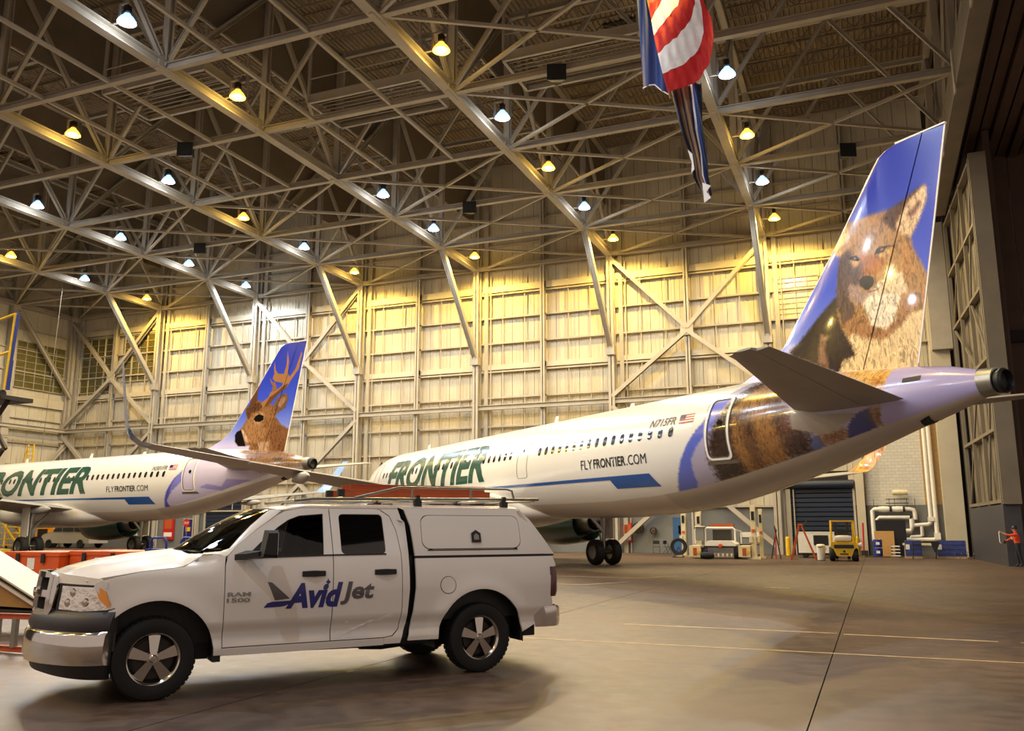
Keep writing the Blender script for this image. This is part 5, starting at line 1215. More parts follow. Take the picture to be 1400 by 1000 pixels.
# cabin
MB().box(-.92, 1.25, -.88, .88, .60, .66).box(-.93, -.90, -.80, .80, .6, 1.36).build('cabin_floor', 'black', TR)
MB().prism([(1.2, 1.0), (1.25, 1.38), (1.05, 1.40), (.85, 1.30), (.82, 1.1), (.95, 1.0)], -.86, .86, lambda a, b, c: (a, c, b)).build('dashboard', 'black', TR)
M['seat'] = mat('seat_fabric', (46, 44, 46), .85, noise=.1, nscale=10)
for x0 in (.05, -.78):
    for y in (-.40, .40):
        MB().prism([(x0, .80), (x0 + .48, .84), (x0 + .52, .96), (x0 + .05, .92)], y - .26, y + .26, lambda a, b, c: (a, c, b)).prism([(x0 - .02, .86), (x0 + .14, .90), (x0 + .02, 1.46), (x0 - .11, 1.46)], y - .25, y + .25, lambda a, b, c: (a, c, b)).build('seat', 'seat', TR)
        MB().loft([[(x0 - .10 + dx, y + w * math.cos(t), 1.55 + .11 * math.sin(t)) for t in np.linspace(0, 2 * PI, 12, endpoint=False)] for dx, w in ((0, .08), (.02, .13), (.09, .13), (.11, .08))]).tube([(x0 - .05, y - .05, 1.4), (x0 - .05, y - .05, 1.5)], .01, 6).build('headrest', 'seat', TR, smooth=50)
wr_ = MB()
n = 24
rg = [[(.72 + .04 * math.sin(t) * .6 + .0, .40 + (.19 + .016 * math.cos(p)) * math.cos(t), 1.22 + (.19 + .016 * math.cos(p)) * math.sin(t) * .95 + .016 * math.sin(p) * .3) for p in np.linspace(0, 2 * PI, 8, endpoint=False)] for t in np.linspace(0, 2 * PI, n + 1)]
MB().loft(rg, cap=False).bar((.72, .22, 1.22), (.72, .58, 1.22), .03, .03).bar((.72, .4, 1.22), (.9, .4, 1.12), .05, .05).build('steering_wheel', 'black', TR, smooth=60)
both('front_door_glass', [(.985, 1.38), (.93, 1.44), (.79, 1.57), (.62, 1.71), (.50, 1.795), (.37, 1.842), (.09, 1.865), (.115, 1.395)], 'glass', step=(.2, .1), th=0, off=-.015)
both('rear_door_glass', rrect(-.625, 1.40, -.08, 1.862, .05, 4), 'glassdark', step=(.2, .1), th=0, off=-.012)
both('belt_moulding', [(1.0, 1.372), (.99, 1.388), (.12, 1.404), (-.62, 1.408), (-.62, 1.392), (.12, 1.388)], 'black', step=(.2, 0), th=.01, off=.006)
for sg in (1, -1):
    # towing mirror
    MB().loft([[(1.10, sg * .955, 1.36), (1.10, sg * .955, 1.42), (.98, sg * .95, 1.46), (.98, sg * .95, 1.36)], [(1.0, sg * 1.08, 1.385), (1.0, sg * 1.08, 1.43), (.88, sg * 1.08, 1.46), (.88, sg * 1.08, 1.385)], [(.90, sg * 1.16, 1.40), (.90, sg * 1.16, 1.45), (.80, sg * 1.16, 1.47), (.80, sg * 1.16, 1.40)]]).build('mirror_arm', 'black', TR, smooth=30)
    MB().loft([[(.88, sg * (1.11 + dy), 1.40 + e), (.84, sg * (1.11 + dy), 1.675 - e), (.74, sg * (1.11 + dy), 1.675 - e), (.74, sg * (1.11 + dy), 1.385 + e)] for dy, e in ((0, .02), (.02, 0), (.19, 0), (.22, .03))]).build('mirror_head', 'black', TR, smooth=20)
    MB().box(.732, .738, sg * 1.22 - .09, sg * 1.22 + .09, 1.42, 1.65).build('mirror_glass', 'chrome', TR)
    for x in (.24, -.60):
        MB().loft([[(x - .13, sg * (TY(x, 1.2) + .002), 1.20 + dz) for dz in (-.03, .03)] + [(x - .13, sg * (TY(x, 1.2) + .02), 1.225), (x - .13, sg * (TY(x, 1.2) + .02), 1.175)], [(x, sg * (TY(x, 1.2) + .0), 1.165), (x, sg * (TY(x, 1.2) + .0), 1.235), (x, sg * (TY(x, 1.2) + .045), 1.232), (x, sg * (TY(x, 1.2) + .045), 1.172)], [(x + .13, sg * (TY(x, 1.2) + .002), 1.17), (x + .13, sg * (TY(x, 1.2) + .002), 1.23), (x + .13, sg * (TY(x, 1.2) + .02), 1.225), (x + .13, sg * (TY(x, 1.2) + .02), 1.175)]]).build('door_handle', 'black', TR, smooth=30)
# lettering on the doors
for sg in (1, -1):
    def dfn(x_left, z0):
        return (lambda a, b: (x_left - a, TY(x_left - a, z0 + b), z0 + b)) if sg > 0 else (lambda a, b: (x_left + a, -TY(x_left + a, z0 + b), z0 + b))
    X1 = (lambda v: v) if sg > 0 else (lambda v: .30 - v)
    text_obj('Avid', 'navy_lettering', dfn(X1(.545), .835), 'navy', TR, size=.27, width=.575, shear=.24, bold=.045, step=(.2, .1), off=.003)
    text_obj('Jet', 'grey_lettering', dfn(X1(-.06), .855), 'greyprint', TR, size=.25, width=.37, shear=.22, bold=.032, step=(.2, .1), off=.004)
    q = (lambda L_: [(X1(a), b) for a, b in L_])
    def dp(nm, L_, m): panel(nm, q(L_), (lambda a, b: (a, sg * TY(a, b), b)), m, TR, step=(.1, .08), th=0, flip=(sg > 0), off=.004)
    dp('grey_fin_logo', [(.745, 1.125), (.70, 1.120), (.50, .945), (.66, .930)], 'greyprint')
    dp('navy_swoosh', [(.78, .858), (.74, .905), (.69, .918), (.38, .925), (.36, .90), (.50, .892), (.55, .870), (.60, .862)], 'navy')
    dp('navy_star', [(.085, 1.09), (.105, 1.108), (.085, 1.126), (.078, 1.15), (.070, 1.126), (.048, 1.108), (.070, 1.09), (.078, 1.06)], 'navy')
    text_obj('RAM', 'chrome_badge', dfn(X1(1.16), .985), 'metal', TR, size=.045, width=.24, bold=.03, step=(0.1, .1), off=.006)
    text_obj('1500', 'chrome_badge', dfn(X1(1.165), .925), 'metal', TR, size=.045, width=.24, bold=.03, step=(0.1, .1), off=.006)
# roof rack
rk = empty('roof_rack', (0, 0, 0)); rk.parent = TR
for y in (.70, -.70):
    MB().tube([(.42, y, 2.005), (.2, y, 2.03), (-2.82, y, 2.065)], .019, 8).build('rack_rail', 'metal', rk, smooth=40)
    MB().tube([(-.30, y, 2.05), (-.60, y, 2.12), (-.86, y, 2.185), (-2.34, y, 2.19), (-2.42, y, 2.17), (-2.45, y, 2.07)], .014, 8).build('side_hoop', 'metal', rk, smooth=40)
    for x in (-1.03, -1.83): MB().tube([(x, y, 2.05), (x, y, 2.19)], .016, 6).build('upright', 'metal', rk)
    for x in (-1.10, -2.30): MB().box(x - .045, x + .045, y - .03, y + .03, 1.93, 2.03).box(x - .02, x + .02, y - .03, y + .03, 2.03, 2.09).build('clamp_foot', 'darkmetal', rk)
for x in (.40, -.15, -1.10, -1.70, -2.30, -2.75): MB().tube([(x, -.70, 2.045 if x < .3 else 2.01), (x, .70, 2.045 if x < .3 else 2.01)], .016, 8).build('cross_bar', 'metal', rk)
# ---------------------------------------------------------------- things on the rack and round the truck
def TP(x, y, z=0):
    a = math.radians(-128.684); return (-6.4056 + x * math.cos(a) - y * math.sin(a), 9.1250 + x * math.sin(a) + y * math.cos(a), z)
def ladder(name, L, wdt, n, label, parent_kw, rail=.085, m='ladder_orange', rung='metal'):
    t = empty(name, parent_kw[0], parent_kw[1], label, 'ladder')
    for y in (-wdt / 2, wdt / 2): MB().ibar((0, y, rail / 2), (L, y, rail / 2), .035, rail, .010).build('rail', m, t)
    for k in range(n): MB().tube([(L * (k + .5) / n, -wdt / 2, rail / 2), (L * (k + .5) / n, wdt / 2, rail / 2)], .016, 8).build('rung', rung, t)
    return t
rz = math.radians(-128.684)
ld = ladder('extension_ladder', 2.0, .46, 7, 'orange extension ladder lying on the roof rack of the white pickup', (TP(-2.28, .12, 2.062), rz), .10)
for y in (-.17, .17): MB().ibar((.05, y, .135), (1.9, y, .135), .03, .07, .01).build('fly_rail', 'ladder_orange', ld)
for y in (-.23, .23): MB().box(2.0, 2.08, y - .03, y + .03, 0, .10).build('rubber_foot', 'black', ld)
# orange step ladder lying on its side left of the truck
t = empty('ladder', (-13.3, 8.95, 0), .0, 'orange ladder lying on its edge on the floor left of the truck bumper', 'ladder')
for z, m_ in ((.06, 'ladder_orange'), (.46, 'ladder_orange')): MB().ibar((0, 0, z + (0 if z < .3 else .0)), (2.62, 0, z + (.0 if z < .3 else .04)), .05, .075, .012).build('rail', m_, t)
for k in range(8): MB().box(.12 + k * .34, .20 + k * .34, -.03, .03, .08, .45 + .003 * k).build('rung', 'metal', t)
# white sloping panel on a stand at the left edge
t = empty('sloping_panel', (0, 0, 0), 0, 'white sloping aircraft panel with dark slotted underside, left of the truck grille', 'panel')
# sloping white aircraft panel: a long flap section propped on a low stand
def prism_y(poly, y0, y1, nm, m, par): return MB().prism(poly, y0, y1, lambda a, b, c: (a, c, b)).build(nm, m, par)
PX = lambda x, z, f=-.386: (x, z)
def slope(x, z0): return z0 - (x + 13.55) * .392
def tilt(z_far, z_near, y_far, y_near, th_, x1, nm, m):
    MB().loft([[(x, y_near, slope(x, z_near)), (x, y_far, slope(x, z_far)), (x, y_far, slope(x, z_far) - th_), (x, y_near, slope(x, z_near) - th_)] for x in (-15.6, x1)]).build(nm, m, t)
M['panelwhite'] = mat('scuffed_white_panel', (206, 192, 176), .5, noise=.08, nscale=3)
tilt(.97, 1.03, 11.15, 10.35, .03, -11.6, 'upper_skin', 'panelwhite')
tilt(.93, .985, 11.05, 10.42, .07, -11.7, 'slot', 'black')
tilt(.86, .925, 10.95, 10.36, .045, -11.6, 'lower_lip', 'panelwhite')
prism_y([(-15.6, slope(-15.6, .83)), (-12.2, slope(-12.2, .83)), (-12.1, .42), (-15.6, .46)], 10.46, 10.9, 'core', 'card', t)
MB().box(-15.6, -11.9, 10.36, 11.1, .34, .39).build('base_plate', 'darkmetal', t)
for x in (-15.4, -12.1):
    for y in (10.45, 11.0): MB().box(x - .04, x + .04, y - .04, y + .04, 0, .34).build('leg', 'darkmetal', t)
# orange tool crates and blue baggage dolly behind the bonnet
def crate(x0, x1, y0, y1, z1, label):
    c = empty('tool_crate', ((x0 + x1) / 2, (y0 + y1) / 2, 0), 0, label, 'crate', None)
    w, d = (x1 - x0) / 2, (y1 - y0) / 2
    MB().box(-w, w, -d, d, .12, z1 - .1).build('body', 'orange', c); MB().box(-w - .02, w + .02, -d - .02, d + .02, z1 - .1, z1).build('lid', 'orange', c)
    for x in (-w * .5, w * .45): MB().box(x - .06, x + .06, -d - .05, -d - .02, z1 - .28, z1 - .04).build('latch', 'darkmetal', c)
    MB().box(-w * .15, w * .12, -d - .012, -d, z1 - .45, z1 - .16).build('paper_label', 'offwhite', c)
    for x in (-w + .1, w - .1):
        for y in (-d + .1, d - .1): MB().box(x - .06, x + .06, y - .06, y + .06, 0, .12).build('foot', 'black', c)
crate(-21.7, -19.75, 17.0, 18.6, 1.07, 'orange tool crate with paper labels behind the bonnet, left one of two')
crate(-19.7, -17.6, 17.3, 18.9, 1.10, 'orange tool crate behind the bonnet, right one beside the blue dolly')
b = empty('baggage_dolly', (-15.35, 18.4, 0), 0, 'blue dolly with two tube hoops behind the truck bonnet', 'cart')
MB().box(-2.1, 2.0, -.8, .8, .95, 1.17).build('deck', 'bluepaint', b)
MB().box(-1.9, 1.8, -.6, .6, .3, .95).build('side_skirt', 'bluepaint', b)
for x in (-1.75, -.75):
    MB().tube([(x - .26, -.7, 1.17), (x - .26, -.7, 1.36), (x - .18, -.7, 1.45), (x + .18, -.7, 1.45), (x + .26, -.7, 1.36), (x + .26, -.7, 1.17)], .03, 8).build('hoop', 'bluepaint', b, smooth=50)
for x in (-1.4, 1.3):
    for y in (-.62, .62): MB().lathe([(0, -.07), (.24, -.07), (.26, 0), (.24, .07), (0, .07)], c=(x, y, .26), axis='y', n=18).build('wheel', 'rubber', b)

# work platform basket at the far left
b = empty('boom_platform', (-26.4, 20, 0), 0, 'yellow railed lift platform with blue corner post high at the left edge', 'lift')
MB().box(-2.2, -.5, -.1, 1.5, 5.98, 6.12).tube([(-.7, 0, 6.1), (-.06, 0, 6.08)], .13, 10).build('deck', 'black', b)
MB().tube([(-2.2, 0, 8.35), (.12, 0, 8.78), (.05, 0, 7.3), (-.02, 0, 6.2)], .045, 8).tube([(-2.2, 0, 7.1), (.08, 0, 7.5)], .045, 8).build('guard_rail', 'yellow', b)
MB().bar((.2, .05, 8.8), (.1, .05, 7.2), .07, .07).bar((.1, .05, 7.2), (.06, .05, 6.2), .10, .10).build('corner_post', 'bluepaint', b)
MB().box(-2.2, -.6, .2, 1.3, 0.3, 1.0).build('chassis', 'yellow', b)
for z0 in (1.0, 2.66, 4.32): MB().bar((-2.1, .7, z0), (-.7, .7, z0 + 1.66), .1, .12).bar((-.7, .8, z0), (-2.1, .8, z0 + 1.66), .1, .12).build('scissor_arm', 'darkmetal', b)
for x in (-2.0, -.8):
    for y in (.25, 1.25): MB().lathe([(0, -.08), (.28, -.08), (.3, 0), (.28, .08), (0, .08)], c=(x, y, .3), axis='y', n=18).build('wheel', 'rubber', b)
# yellow access stairs, orange machine, van beyond the left airliner
b = empty('access_stairs', (-67.4, 53.2, 0), 0, 'yellow steel steps standing beyond the left airliner wheels', 'stairs')
for y in (-.5, .5): MB().bar((-1.2, y, 0.1), (-1.0, y, 2.5), .08, .08).bar((-.3, y, .1), (-.3, y, 2.5), .08, .08).bar((-1.0, y, 2.4), (1.2, y, .4), .06, .14).bar((-1.0, y, 2.5), (-.3, y, 2.5), .06, .06).build('side_frame', 'yellow', b)
for k in range(5): MB().box(-1.1 + .1 * k, .9 - .05 * k, -.5, .5, .25 + k * .5, .31 + k * .5).build('tread', 'yellow', b)
for x in (-1.2, 1.1):
    for y in (-.45, .45): MB().lathe([(0, -.04), (.1, -.04), (.1, .04), (0, .04)], c=(x, y, .1), axis='y', n=12).build('castor', 'black', b)
b = empty('belt_loader', (-68.2, 57.9, 0), 0, 'orange yellow wedge-backed machine between steps and grey van', 'vehicle')
MB().prism([(-1.3, .35), (1.6, .35), (1.7, .8), (.6, 1.95), (-.9, 1.95), (-1.3, 1.2)], -.8, .8, lambda a, b_, c: (a, c, b_)).build('body', 'amberyellow', b)
MB().box(-1.0, .2, -.82, -.79, .9, 1.6).build('side_grille', 'darkmetal', b)
for x in (-.8, 1.1):
    for y in (-.75, .75): MB().lathe([(0, -.1), (.3, -.1), (.34, 0), (.3, .1), (0, .1)], c=(x, y, .34), axis='y', n=18).build('wheel', 'rubber', b)
b = empty('wall_ladder', (-69.0, 55.4, 0), 0, 'yellow caged ladder top showing above the left airliner roof', 'ladder')
for x in (-.35, .35): MB().bar((x, 0, 0), (x, 0, 9.0), .10, .10).build('rail', 'yellow', b)
for k in range(22): MB().bar((-.35, 0, .4 + .4 * k), (.35, 0, .4 + .4 * k), .05, .05).build('rung', 'yellow', b)
MB().bar((-.35, 0, 8.95), (-.9, 0, 7.2), .06, .06).build('back_stay', 'yellow', b)
# van, nose to the left
v = empty('van', (-63.3, 55.9, 0), 0, 'silver grey van parked beyond the left airliner', 'van')
side_ = [(-2.75, .42), (-2.78, .75), (-2.70, 1.06), (-2.45, 1.20), (-1.75, 1.32), (-1.15, 1.98), (-.9, 2.06), (2.5, 2.06), (2.68, 1.9), (2.72, .42)]
rg = []
for f, y in ((.0, -.98), (.04, -1.0), (.04, 1.0), (0, .98)):
    rg.append([(a * (1 if f else .985), y * (1 if b_ < 1.3 else .90), b_ + (0 if f else 0)) for a, b_ in side_])
MB().loft(rg).build('body', 'vane', v, smooth=30)
MB().add([(-1.72, -.84, 1.36), (-1.72, .84, 1.36), (-1.19, .80, 1.95), (-1.19, -.80, 1.95)], [(0, 1, 2, 3)]).xf(Matrix.Translation((-.015, 0, .012))).build('windscreen', 'winglass', v)
for a in ([(-1.45, 1.38), (-1.05, 1.90), (-.45, 1.90), (-.45, 1.38)], [(-.35, 1.38), (-.35, 1.90), (.9, 1.90), (.9, 1.38)], [(1.0, 1.38), (1.0, 1.90), (2.4, 1.90), (2.4, 1.38)]):
    for sg in (-1, 1): MB().add([(x, sg * (.995 - (z - 1.3) * .02), z) for x, z in a], [(0, 1, 2, 3)]).build('side_window', 'winglass', v)
MB().box(-2.80, -2.72, -.55, .55, .78, 1.08).build('grille', 'darkmetal', v); MB().box(-2.92, -2.72, -.98, .98, .42, .66).build('bumper', 'darkmetal', v)
for y in (-.75, .75): MB().box(-2.80, -2.70, y - .17, y + .17, .82, 1.04).build('headlamp', 'chrome', v)
for x in (-1.85, 1.75):
    for y in (-.92, .92): MB().lathe([(0, -.08), (.2, -.1), (.22, -.11), (.35, -.11), (.37, 0), (.35, .11), (.22, .11), (0, .08)], c=(x, y, .37), axis='y', n=24).build('wheel', 'rubber', v)
# left wall fittings
b = empty('door_3', (-54.9, 60.1, 0), kind='structure'); MB().box(-.5, .5, 0, .08, 0, 2.4).build('door_leaf', 'navy', b); MB().box(-.6, .6, .02, .12, 0, 2.5).build('door_surround', 'steel', b); MB().box(-.25, .25, -.03, 0, 1.4, 1.75).build('notice', 'yellow', b)
s_ = tag(MB().box(-54.7, -54.1, 59.95, 60.1, 2.75, 3.0).build('exit_sign', 'exit'), 'small green lit exit sign above the navy door at left', 'sign')
text_obj('EXIT', 'lettering', lambda a, b_: (-54.66 + a, 59.94, 2.79 + b_), 'offwhite', s_, size=.17, width=.5, step=(1, 1), off=.004)
sp_ = empty('stop_sign', (-53.7, 58.6, 0), 0, 'red octagonal stop sign on a post by the navy shutter, left', 'sign')
MB().tube([(0, 0, 0), (0, 0, 2.0)], .035, 8).lathe([(0, 0), (.25, 0), (.25, .05), (0, .06)], n=12).build('post', 'metal', sp_)
st_ = MB().prism([(.36 * math.cos(PI / 8 + k * PI / 4), .36 * math.sin(PI / 8 + k * PI / 4)) for k in range(8)], -.07, -.05, lambda a, b_, c: (a, c, 2.1 + b_)).build('sign_plate', 'red', sp_)
text_obj('STOP', 'lettering', lambda a, b_: (-.26 + a, -.072, 2.0 + b_), 'offwhite', sp_, size=.2, width=.52, step=(1, 1), off=.004)
def firecab(x, y, z, w, h_, label):
    c = empty('fire_cabinet', (x, y, z), 0, label, 'cabinet'); MB().box(-w / 2, w / 2, -.18, 0, 0, h_).build('body', 'red', c); MB().box(-w * .4, w * .4, -.2, -.18, h_ * .12, h_ * .3).build('white_notice', 'offwhite', c); MB().box(-w * .35, w * .35, -.2, -.18, h_ * .45, h_ * .9).build('window', 'ladder_orange', c)
firecab(-57.0, 60.15, .7, 1.1, 2.0, 'red fire cabinet on the back wall at left, near the navy door')
firecab(-15.95, 60.1, .7, .62, 1.35, 'red fire cabinet on the back wall right of the airliner wheels')
def shutter(nm, x0, x1, z1):
    s_ = empty(nm, ((x0 + x1) / 2, 60.2, 0), kind='structure'); w = (x1 - x0) / 2; k = 0; z = 0
    n = int(z1 / .30)
    for k in range(n): MB().prism([(0, z1 * k / n + .01), (-.05, z1 * k / n + .04), (-.05, z1 * (k + 1) / n - .04), (0, z1 * (k + 1) / n - .01), (.05, z1 * (k + 1) / n - .01), (.05, z1 * k / n + .01)], -w, w, lambda a, b_, c: (c, a, b_)).build('slat', 'shutter', s_)
    MB().tube([(-w - .1, -.2, z1 + .25), (w + .1, -.2, z1 + .25)], .28, 16).build('drum', 'shutter', s_)
    for sg in (-1, 1): MB().box(sg * (w + .06) - .07, sg * (w + .06) + .07, -.15, .1, 0, z1 + .5).build('guide', 'steel', s_)
shutter('door_4', -5.35, -1.2, 4.2); shutter('door_5', -53.1, -48.8, 5.0)
d = empty('door_6', (-12.35, 60.12, 0), kind='structure'); MB().box(-.38, .38, 0, .1, 0, 2.3).build('door_leaf', 'bluedoor', d); MB().box(-.08, .08, -.02, 0, 1.3, 1.85).build('vision_panel', 'winglass', d); MB().box(-.46, .46, .03, .14, 0, 2.4).build('door_surround', 'bluedoor', d); MB().box(.26, .34, -.05, 0, 1.0, 1.1).build('door_handle', 'metal', d)
for x, z, nm, lb in ((-15.17, 1.7, 'hose_reel', 'round hose reel on the back wall beside the red cabinet'), (-14.1, 1.5, 'wall_telephone', 'small grey wall unit on a post right of the hose reel')):
    r_ = empty(nm, (x, 59.9, z), 0, lb, 'reel' if 'hose' in nm else 'wall unit'); rr = .38 if 'hose' in nm else .24
    MB().lathe([(rr, -.12), (rr, .12), (rr - .04, .12), (rr - .04, -.12)], axis='y', n=24, close=True).build('rim', 'darkmetal', r_)
    for k in range(4): a = k * PI / 4; MB().bar((-rr * math.cos(a), -.1, -rr * math.sin(a)), (rr * math.cos(a), -.1, rr * math.sin(a)), .03, .03).build('spoke', 'darkmetal', r_)
    MB().lathe([(0, -.1), (rr * .5, -.1), (rr * .5, .2), (0, .2)], axis='y', n=16).build('drum', 'card', r_)
for k, (x, y, lb) in enumerate(((-13.7, 58.9, 'grey folding chair left of its pair, before the blue door'), (-13.0, 59.1, 'grey folding chair nearest the blue door'))):
    c = empty('chair', (x, y, 0), .3 + k, lb, 'chair', 'folding chairs by the blue door')
    MB().box(-.22, .22, -.2, .2, .43, .46).build('seat', 'darkmetal', c); MB().box(-.22, .22, .18, .21, .62, .85).build('backrest', 'darkmetal', c)
    for sx_ in (-.22, .22): MB().bar((sx_, -.2, 0), (sx_, .2, .85), .025, .025).bar((sx_, .22, 0), (sx_, -.15, .44), .025, .025).build('leg', 'darkmetal', c)
# beige jack posts
def jack(x, y, h_, w, label, foot=.35):
    j = empty('jack_stand', (x, y, 0), 0, label, 'jack', 'beige jack stands by the loader')
    MB().ibar((0, 0, .05), (0, 0, h_), w, w * 1.2, .03, up=(0, 1, 0)).build('mast', 'cream', j)
    MB().box(-foot, foot, -.3, .3, 0, .10).build('base', 'cream', j); MB().box(-w * .9, -w * .2, -.22, .2, .9, 1.25).build('carriage', 'cream', j)
    MB().box(-w * .3, w * .3, -w * .75, -w * .55, h_ * .72, h_ * .88).build('stencil', 'ink', j); MB().box(-w * .35, w * .35, -w * .75, -w * .55, h_ * .5, h_ * .55).build('orange_mark', 'orange', j)
jack(-10.55, 52.6, 2.75, .26, 'tall beige jack stand right of the blue door, left one of two there', .4)
jack(-9.8, 53.4, 2.7, .26, 'tall beige jack stand just left of the loader, right one of two there')
jack(-6.25, 50.4, 2.95, .26, 'tallest beige jack stand, right of the loader, with orange lettering')
jack(-5.95, 51.2, 2.75, .2, 'narrow beige jack stand tucked behind the tallest one', .25)
r_ = empty('hose_reel', (-10.75, 51.9, 0), 0, 'black hose coil standing at the foot of the left jack stand', 'reel')
MB().lathe([(.46, -.1), (.5, 0), (.46, .1), (.3, .08), (.3, -.08)], c=(0, 0, .62), axis='y', n=24, close=True).build('coil', 'rubber', r_); MB().bar((-.3, 0, 0), (0, 0, .6), .04, .04).bar((.3, 0, 0), (0, 0, .6), .04, .04).bar((-.35, -.2, .02), (.35, -.2, .02), .04, .04).build('stand', 'darkmetal', r_)
# cargo loader
c = empty('cargo_loader', (-8.1, 51.0, 0), 0, 'low white loader with tube frame between the beige jack stands', 'vehicle')
MB().box(-1.3, 1.3, -.8, 1.2, .35, .62).box(-.9, 1.0, -.7, 1.1, .62, .70).build('chassis', 'darkmetal', c)
MB().prism([(-.7, .98), (.6, .98), (.85, .80), (.85, .70), (-.85, .70), (-.85, .82)], -.6, 1.0, lambda a, b_, cc: (a, cc, b_)).build('bonnet', 'offwhite', c)
for sg in (-1, 1):
    f = MB().box(sg * 1.35 - .32, sg * 1.35 + .32, -1.0, .9, .12, .72).build('side_box', 'cream', c)
    MB().box(sg * 1.35 - .1, sg * 1.35 + .1, -1.03, -1.0, .2, .6).build('hatch', 'ladder_orange', c); MB().box(sg * 1.35 + .12, sg * 1.35 + .28, -1.03, -1.0, .3, .45).build('yellow_plate', 'yellow', c)
    for y in (-.55, .8): MB().lathe([(0, -.1), (.24, -.1), (.26, 0), (.24, .1), (0, .1)], c=(sg * .85, y, .26), axis='x', n=16).build('wheel', 'rubber', c)
MB().tube([(-.95, .2, .75), (-.95, .2, 1.62), (-.85, .2, 1.70), (.62, .2, 1.70), (.72, .2, 1.60), (.72, .2, .75)], .05, 8).tube([(.72, .2, 1.6), (.95, .9, 1.5), (.95, .9, .8)], .04, 8).build('roll_frame', 'offwhite', c)
MB().tube([(-1.55, .3, .8), (-1.55, .3, 1.6), (-1.35, .3, 1.65), (-1.35, .3, .8)], .04, 6).build('side_rail', 'offwhite', c)
MB().box(-1.45, -1.0, .0, .5, .98, 1.75).build('control_panel', 'dado', c); MB().box(-1.5, -.95, -.1, .5, 1.75, 1.80).build('panel_hood', 'offwhite', c)
MB().box(-.6, .4, .6, 1.1, .98, 1.6).build('engine_block', 'darkmetal', c); MB().box(-.8, .5, 1.15, 1.5, 1.72, 1.92).build('orange_beacon_bar', 'ladder_orange', c)
MB().lathe([(0, -.06), (.10, -.05), (.12, 0), (.1, .05), (0, .06)], c=(.05, -.86, .72), axis='y', n=14).build('round_lamp', 'orange', c)
MB().box(-.65, .75, -.84, -.80, .32, .60).build('grating', 'metal', c)
for k in range(6): MB().box(-.6 + k * .24, -.52 + k * .24, -.86, -.84, .14, .30).build('fork_tine', 'offwhite', c)
q = empty('tool_bag', (-8.7, 49.6, 0), 0, 'dark blue tool bag on the floor before the white loader', 'bag'); MB().lathe([(0, -.4), (.16, -.36), (.2, -.1), (.19, .2), (.14, .36), (0, .4)], c=(0, 0, .2), axis='x', n=14).build('bag_body', 'cloth', q, smooth=50); MB().tube([(-.15, 0, .38), (-.1, 0, .5), (.1, 0, .5), (.15, 0, .38)], .02, 6).build('bag_handle', 'bluepaint', q)
q = empty('equipment_rack', (-6.9, 53.6, 0), 0, 'dark rack with white box on top behind the loader', 'rack')
for z in (.1, .7, 1.1): MB().box(-.5, .7, -.3, .3, z, z + .05).build('shelf', 'darkmetal', q)
for x in (-.5, .7):
    for y in (-.3, .3): MB().box(x - .02, x + .02, y - .02, y + .02, 0, 1.15).build('post', 'darkmetal', q)
MB().box(-.4, .6, -.25, .25, 1.15, 1.45).build('white_box', 'offwhite', q)
q = empty('tow_bar', (-5.2, 50.9, 0), 0, 'dark red tow bars leaning together right of the tallest jack stand', 'tow bar')
for k in range(3): MB().tube([(-.2 + k * .25, -.2, .02), (.1 - k * .05, .1, 1.6 + .1 * k)], .035, 6).build('bar', 'red' if k % 2 else 'darkmetal', q)
for x, y, h_, lb in ((-5.05, 57.0, 1.15, 'yellow bollard left of the navy shutter'), (-1.15, 59.3, 1.15, 'yellow bollard right of the navy shutter')):
    q = empty('bollard', (x, y, 0), 0, lb, 'bollard'); MB().lathe([(0, h_), (.10, h_), (.14, h_ - .05), (.14, 0)], n=16).build('post', 'yellow', q); MB().lathe([(0, .02), (.2, .02), (.2, 0)], n=16).build('base_plate', 'darkmetal', q)
# stepladder
q = empty('stepladder', (-3.75, 50.3, 0), 0, 'orange A-frame stepladder open before the navy shutter', 'ladder')
for sg in (-1, 1):
    y = sg * .28
    MB().bar((-.55, y * 1.2, 0), (-.08, y * .7, 1.85), .04, .08).build('front_rail', 'ladder_orange', q); MB().bar((.72, y * 1.2, 0), (.05, y * .7, 1.8), .03, .06).build('rear_rail', 'ladder_orange', q)
for k in range(5): f = (k + 1) / 6; MB().box(-.55 + .47 * f - .05, -.55 + .47 * f + .06, -.32 + .12 * f, .32 - .12 * f, 1.85 * f - .012, 1.85 * f + .012).build('tread', 'metal', q)
MB().box(-.14, .12, -.22, .22, 1.83, 1.90).build('top_cap', 'orange', q)
MB().bar((.35, -.3, 1.0), (.35, .3, 1.0), .02, .02).build('rear_brace', 'metal', q)
# white ground power cart
q = empty('power_cart', (-3.1, 54.4, 0), 0, 'white boxy power cart with black window behind the stepladder', 'cart')
MB().box(-1.1, .95, -.55, .6, .28, 1.42).build('body', 'offwhite', q); MB().box(-.25, .55, -.58, -.55, .72, 1.28).build('black_window', 'ink', q); MB().box(-1.12, .97, -.57, .62, 1.42, 1.47).build('lid', 'offwhite', q)
MB().box(-.9, .9, -.5, .5, .16, .28).build('chassis', 'darkmetal', q); MB().box(.05, .4, -.575, -.55, .45, .62).build('notice', 'steel', q); MB().tube([(-.75, -.3, 1.45), (-.75, -.3, 1.9), (-.55, -.3, 2.15)], .03, 6).build('tow_handle', 'black', q)
for x in (-.75, .7):
    for y in (-.45, .45): MB().lathe([(0, -.06), (.15, -.06), (.17, 0), (.15, .06), (0, .06)], c=(x, y, .17), axis='y', n=14).build('wheel', 'rubber', q)
